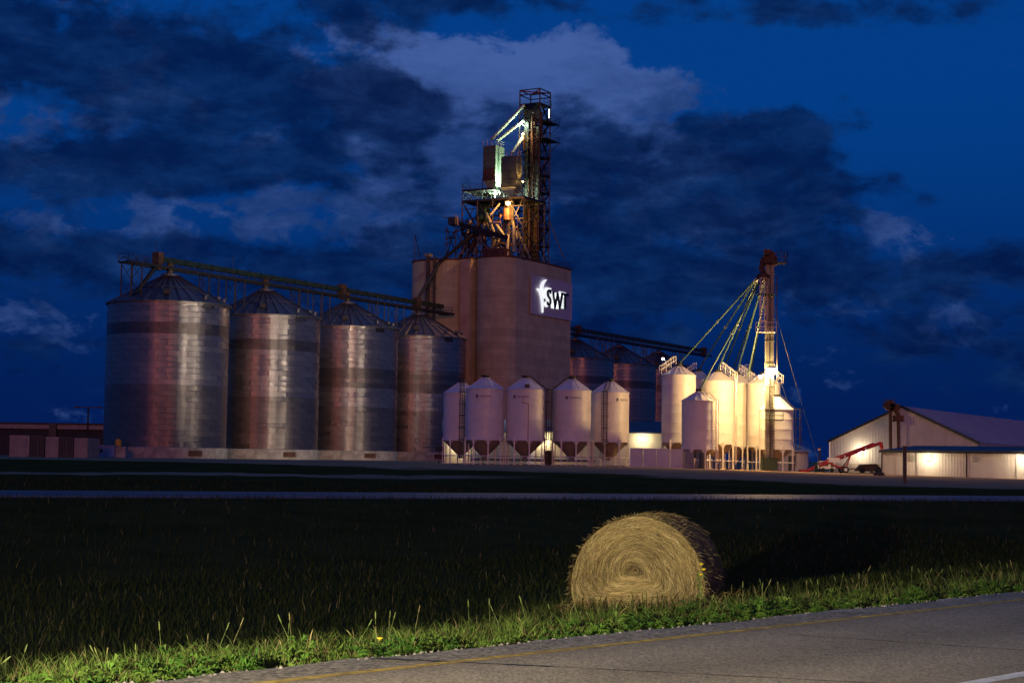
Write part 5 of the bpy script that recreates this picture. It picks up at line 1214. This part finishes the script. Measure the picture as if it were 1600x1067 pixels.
# ------------------------------------------------------------------ grass
def blade_material(name, trans):
    mt = bpy.data.materials.new(name); mt.use_nodes = True; t = NT(mt.node_tree); b = t.n['Principled BSDF']
    at_ = t.node('ShaderNodeAttribute', {'attribute_name': 'tint'}); t.put(b.inputs['Base Color'], at_.outputs['Color']); b.inputs['Roughness'].default_value = .6; b.inputs['Specular IOR Level'].default_value = .08
    tr_ = t.node('ShaderNodeBsdfTranslucent'); t.put(tr_.inputs['Color'], at_.outputs['Color']); mx = t.node('ShaderNodeMixShader', None, i0=trans, i1=b.outputs[0], i2=tr_.outputs[0])
    t.l.new(mx.outputs[0], t.n['Material Output'].inputs['Surface']); return mt
BLADE = blade_material('grass_blade', .28)
def blades(x, y, h, w, col, lean=.35, name='grass', label=None):
    n = len(x); z = gz(x, y) - .03; az_ = RNG.uniform(0, 2 * np.pi, n); la = RNG.uniform(0, 2 * np.pi, n); ll = np.abs(RNG.normal(lean, .2, n)) * h
    wx, wy = np.cos(az_) * w / 2, np.sin(az_) * w / 2; lx, ly = np.cos(la) * ll, np.sin(la) * ll
    V = np.empty((n, 7, 3))
    for k, (f, g, ww) in enumerate(((0, 0, 1.0), (.4, .18, .9), (.75, .55, .6))):
        V[:, 2 * k, 0] = x + lx * g - wx * ww; V[:, 2 * k, 1] = y + ly * g - wy * ww; V[:, 2 * k + 1, 0] = x + lx * g + wx * ww; V[:, 2 * k + 1, 1] = y + ly * g + wy * ww
        V[:, 2 * k, 2] = V[:, 2 * k + 1, 2] = z + h * f
    V[:, 6, 0] = x + lx; V[:, 6, 1] = y + ly; V[:, 6, 2] = z + h * (1 - .12 * lean)
    b0 = (np.arange(n) * 7)[:, None]
    q = np.concatenate([b0 + np.array([0, 1, 3, 2]), b0 + np.array([2, 3, 5, 4])], 0); tr_ = b0 + np.array([4, 5, 6])
    me = bpy.data.meshes.new(name); me.from_pydata(V.reshape(-1, 3).tolist(), [], q.tolist() + tr_.tolist())
    a_ = me.color_attributes.new('tint', 'FLOAT_COLOR', 'POINT'); arr = np.ones((n, 7, 4), np.float32); arr[:, :, :3] = col[:, None, :]; a_.data.foreach_set('color', arr.ravel())
    me.materials.append(BLADE); o = bpy.data.objects.new(name, me); COL.objects.link(o); o['kind'] = 'stuff'
    if label: o['label'] = label; o['category'] = 'grass'
    return o
def grasscol(n, a, b, dry=.12):
    f = RNG.random((n, 1)); c = np.array(a) * (1 - f) + np.array(b) * f; d = RNG.random(n) < dry; c[d] = np.array((.20, .16, .07)) * RNG.uniform(.6, 1.1, (d.sum(), 1)); return c
def clumpy(n, t0, t1, s0, s1, nc, rad):
    ct = RNG.uniform(t0, t1, nc); cs = RNG.uniform(s0, s1, nc); k = RNG.integers(0, nc, n)
    return cs[k] + RNG.normal(0, rad, n), ct[k] + RNG.normal(0, rad, n), RNG.uniform(.45, 1.5, nc)[k]
def st2xy(s, tt): return SQ * tt - SQ * s, SQ * tt + SQ * s
inb = lambda x, y: (np.abs((x - BC.x) * BX.x + (y - BC.y) * BX.y) < .78) & ((x - BC.x) * BA.x + (y - BC.y) * BA.y > .05) & ((x - BC.x) * BA.x + (y - BC.y) * BA.y < 1.5)
# bright verge: tufts along the pavement edge
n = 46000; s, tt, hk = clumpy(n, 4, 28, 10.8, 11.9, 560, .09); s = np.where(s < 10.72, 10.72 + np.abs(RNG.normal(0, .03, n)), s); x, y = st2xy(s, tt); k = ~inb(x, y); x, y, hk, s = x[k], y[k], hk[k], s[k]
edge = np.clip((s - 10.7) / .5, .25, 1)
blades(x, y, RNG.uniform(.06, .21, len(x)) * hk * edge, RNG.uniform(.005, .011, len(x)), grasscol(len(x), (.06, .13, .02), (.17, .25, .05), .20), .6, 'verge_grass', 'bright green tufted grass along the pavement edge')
# slope and ditch
n = 70000; u_ = RNG.random(n) ** 1.5; s = 11.6 + u_ * 26; tt = RNG.uniform(-10, 60, n); x, y = st2xy(s, tt); vis = (np.abs(x) < .36 * y + 1) & (y > 9) & (qdist(x, y) < 64.5) & ~inb(x, y); x, y = x[vis], y[vis]
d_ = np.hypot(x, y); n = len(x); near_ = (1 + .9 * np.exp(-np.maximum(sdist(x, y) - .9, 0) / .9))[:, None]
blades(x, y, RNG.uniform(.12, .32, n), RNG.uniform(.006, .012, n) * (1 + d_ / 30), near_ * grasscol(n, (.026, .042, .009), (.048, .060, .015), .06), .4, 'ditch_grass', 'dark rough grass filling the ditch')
n = 60000; x = RNG.uniform(-45, 50, n); y = RNG.uniform(30, 98, n); vis = (np.abs(x) < .36 * y + 1) & ((qdist(x, y) < 69.3) | (qdist(x, y) > 78.3)) & (sdist(x, y) > 14); x, y = x[vis], y[vis]; n = len(x)
blades(x, y, RNG.uniform(.16, .34, n), RNG.uniform(.015, .03, n), grasscol(n, (.028, .036, .009), (.045, .05, .014), .04), .4, 'meadow_grass', 'dark grass on both sides of the far road')
# tall seed stalks
V, F, CC = [], [], []
for k in range(120):
    tt = random.uniform(5, 27); s = 10.9 + abs(random.gauss(0, 1.1)); x, y = st2xy(s, tt)
    if inb(np.array(x), np.array(y)): continue
    z = gzf(x, y); h = random.uniform(.2, .46); lx = random.gauss(0, .06); ly = random.gauss(0, .06); b0 = Vector((x, y, z)); col = random.choice([(.16, .20, .06), (.22, .20, .08), (.13, .19, .05)])
    pts = [b0, b0 + Vector((lx * .3, ly * .3, h * .5)), b0 + Vector((lx, ly, h * .8)), b0 + Vector((lx * 1.4, ly * 1.4, h))]
    strand(pts[:3], .005, col, Vector((0, 1, 0)))
    hd = tuple(c * 1.25 for c in col); strand([pts[2], pts[2].lerp(pts[3], .3), pts[2].lerp(pts[3], .7), pts[3]], random.uniform(.006, .011), hd, Vector((0, 1, 0))); strand([pts[2], pts[2].lerp(pts[3], .3), pts[2].lerp(pts[3], .7), pts[3]], random.uniform(.006, .011), hd, Vector((1, 0, 0)))
me = colour_mesh('seed_stalks', V, F, CC, BLADE); o = bpy.data.objects.new('seed_stalks', me); COL.objects.link(o); o['kind'] = 'stuff'; o['label'] = 'thin seed-headed grass stalks rising above the verge'; o['category'] = 'grass'
# low broadleaf weeds along the edge
V, F, CC = [], [], []
def leaf(b0, d, L, w, col, up_):
    o = len(V); s = Vector((-d.y, d.x, 0)) * w / 2; Z = Vector((0, 0, 1))
    m1 = b0 + d * L * .5 + Z * up_ * .8; tip = b0 + d * L + Z * up_ * .55
    V.extend([b0, m1 - s + Z * .012, m1 - Z * .004, m1 + s + Z * .012, tip]); F.extend([(o, o + 1, o + 2), (o, o + 2, o + 3), (o + 1, o + 4, o + 2), (o + 2, o + 4, o + 3)]); CC.extend([col] * 5)
for k in range(170):
    tt = random.uniform(4.5, 28); s = 10.68 + abs(random.gauss(0, .16)); 
    if 13.5 < tt < 20 and random.random() < .5: s = 10.7 + abs(random.gauss(0, .4))
    x, y = st2xy(s, tt); z = gzf(x, y); kind = random.random(); hgt = random.uniform(.03, .22); base_c = random.choice([(.07, .16, .025), (.10, .20, .03), (.05, .12, .02), (.13, .22, .04)])
    for j in range(random.randint(9, 20)):
        a = random.uniform(0, 2 * math.pi); d = Vector((math.cos(a), math.sin(a), 0)); b0 = Vector((x, y, z + random.uniform(0, hgt))) + d * random.uniform(0, .05); g = random.uniform(.7, 1.2)
        leaf(b0, d, random.uniform(.05, .13), random.uniform(.025, .06), tuple(c * g for c in base_c), random.uniform(.0, .07))
me = colour_mesh('verge_weeds', V, F, CC, BLADE); o = bpy.data.objects.new('verge_weeds', me); COL.objects.link(o); o['kind'] = 'stuff'; o['label'] = 'low broad leaved weeds along the pavement edge'; o['category'] = 'weeds'
# single yellow flowers
def flower(label, x, y, h, nf):
    z = gzf(x, y); t = thing('flowering_weed', label, 'plant', (x, y, z)); global V, F, CC; V, F, CC = [], [], []
    pts = [Vector((0, 0, -.03)), Vector((.01, 0, h * .5)), Vector((.03, .01, h))]; strand(pts, .008, (.10, .17, .04), Vector((0, 1, 0)))
    for j in range(int(h * 40)):
        a = random.uniform(0, 6.28); leaf(Vector((.01, 0, random.uniform(.02, h * .8))), Vector((math.cos(a), math.sin(a), 0)), random.uniform(.04, .09), .02, (.10, .19, .04), .04)
    me = colour_mesh('stem', V, F, CC, BLADE); o = bpy.data.objects.new('stem', me); COL.objects.link(o); o.parent = t
    for j in range(nf):
        zc = h - j * .06; mb = MB(); mb.lathe([(.004, -.012), (.018, 0), (.03, .006), (.024, .014), (.004, .018)], 9, c=(.03 + random.uniform(-.02, .02), .0, zc)); part(mb, 'flower_head', MAT['flower'], t)
mat('flower', (.65, .50, .02), .6, 0, .1)
p = at(588, 990, 14.35); flower('single yellow dandelion in the verge left of the bale', p.x, p.y, .16, 1)
p = at(1093, 935, 19.0); flower('tall weed with yellow flowers against the right edge of the bale', p.x, p.y, .62, 3)
# loose stones along the broken pavement edge
mb = MB()
for k in range(900):
    tt = random.uniform(3, 30); s = 10.62 + random.gauss(.03, .07); x, y = st2xy(s, tt); r_ = random.uniform(.006, .022); z = ZR - .03 - max(0, s - 10.62) * .6 + r_ * .3
    c_ = Vector((x, y, z)); vs = [c_ + Vector((random.uniform(.6, 1.1) * r_ * a, random.uniform(.6, 1.1) * r_ * b_, random.uniform(.5, .9) * r_ * e)) for a, b_, e in ((1, 0, 0), (-1, 0, 0), (0, 1, 0), (0, -1, 0), (0, 0, 1), (0, 0, -1))]
    mb.add(vs, [(0, 2, 4), (2, 1, 4), (1, 3, 4), (3, 0, 4), (2, 0, 5), (1, 2, 5), (3, 1, 5), (0, 3, 5)])
o = struct(mb, 'edge_stones', MAT['stone'], 'stuff', label='loose stones along the broken pavement edge', cat='stones')
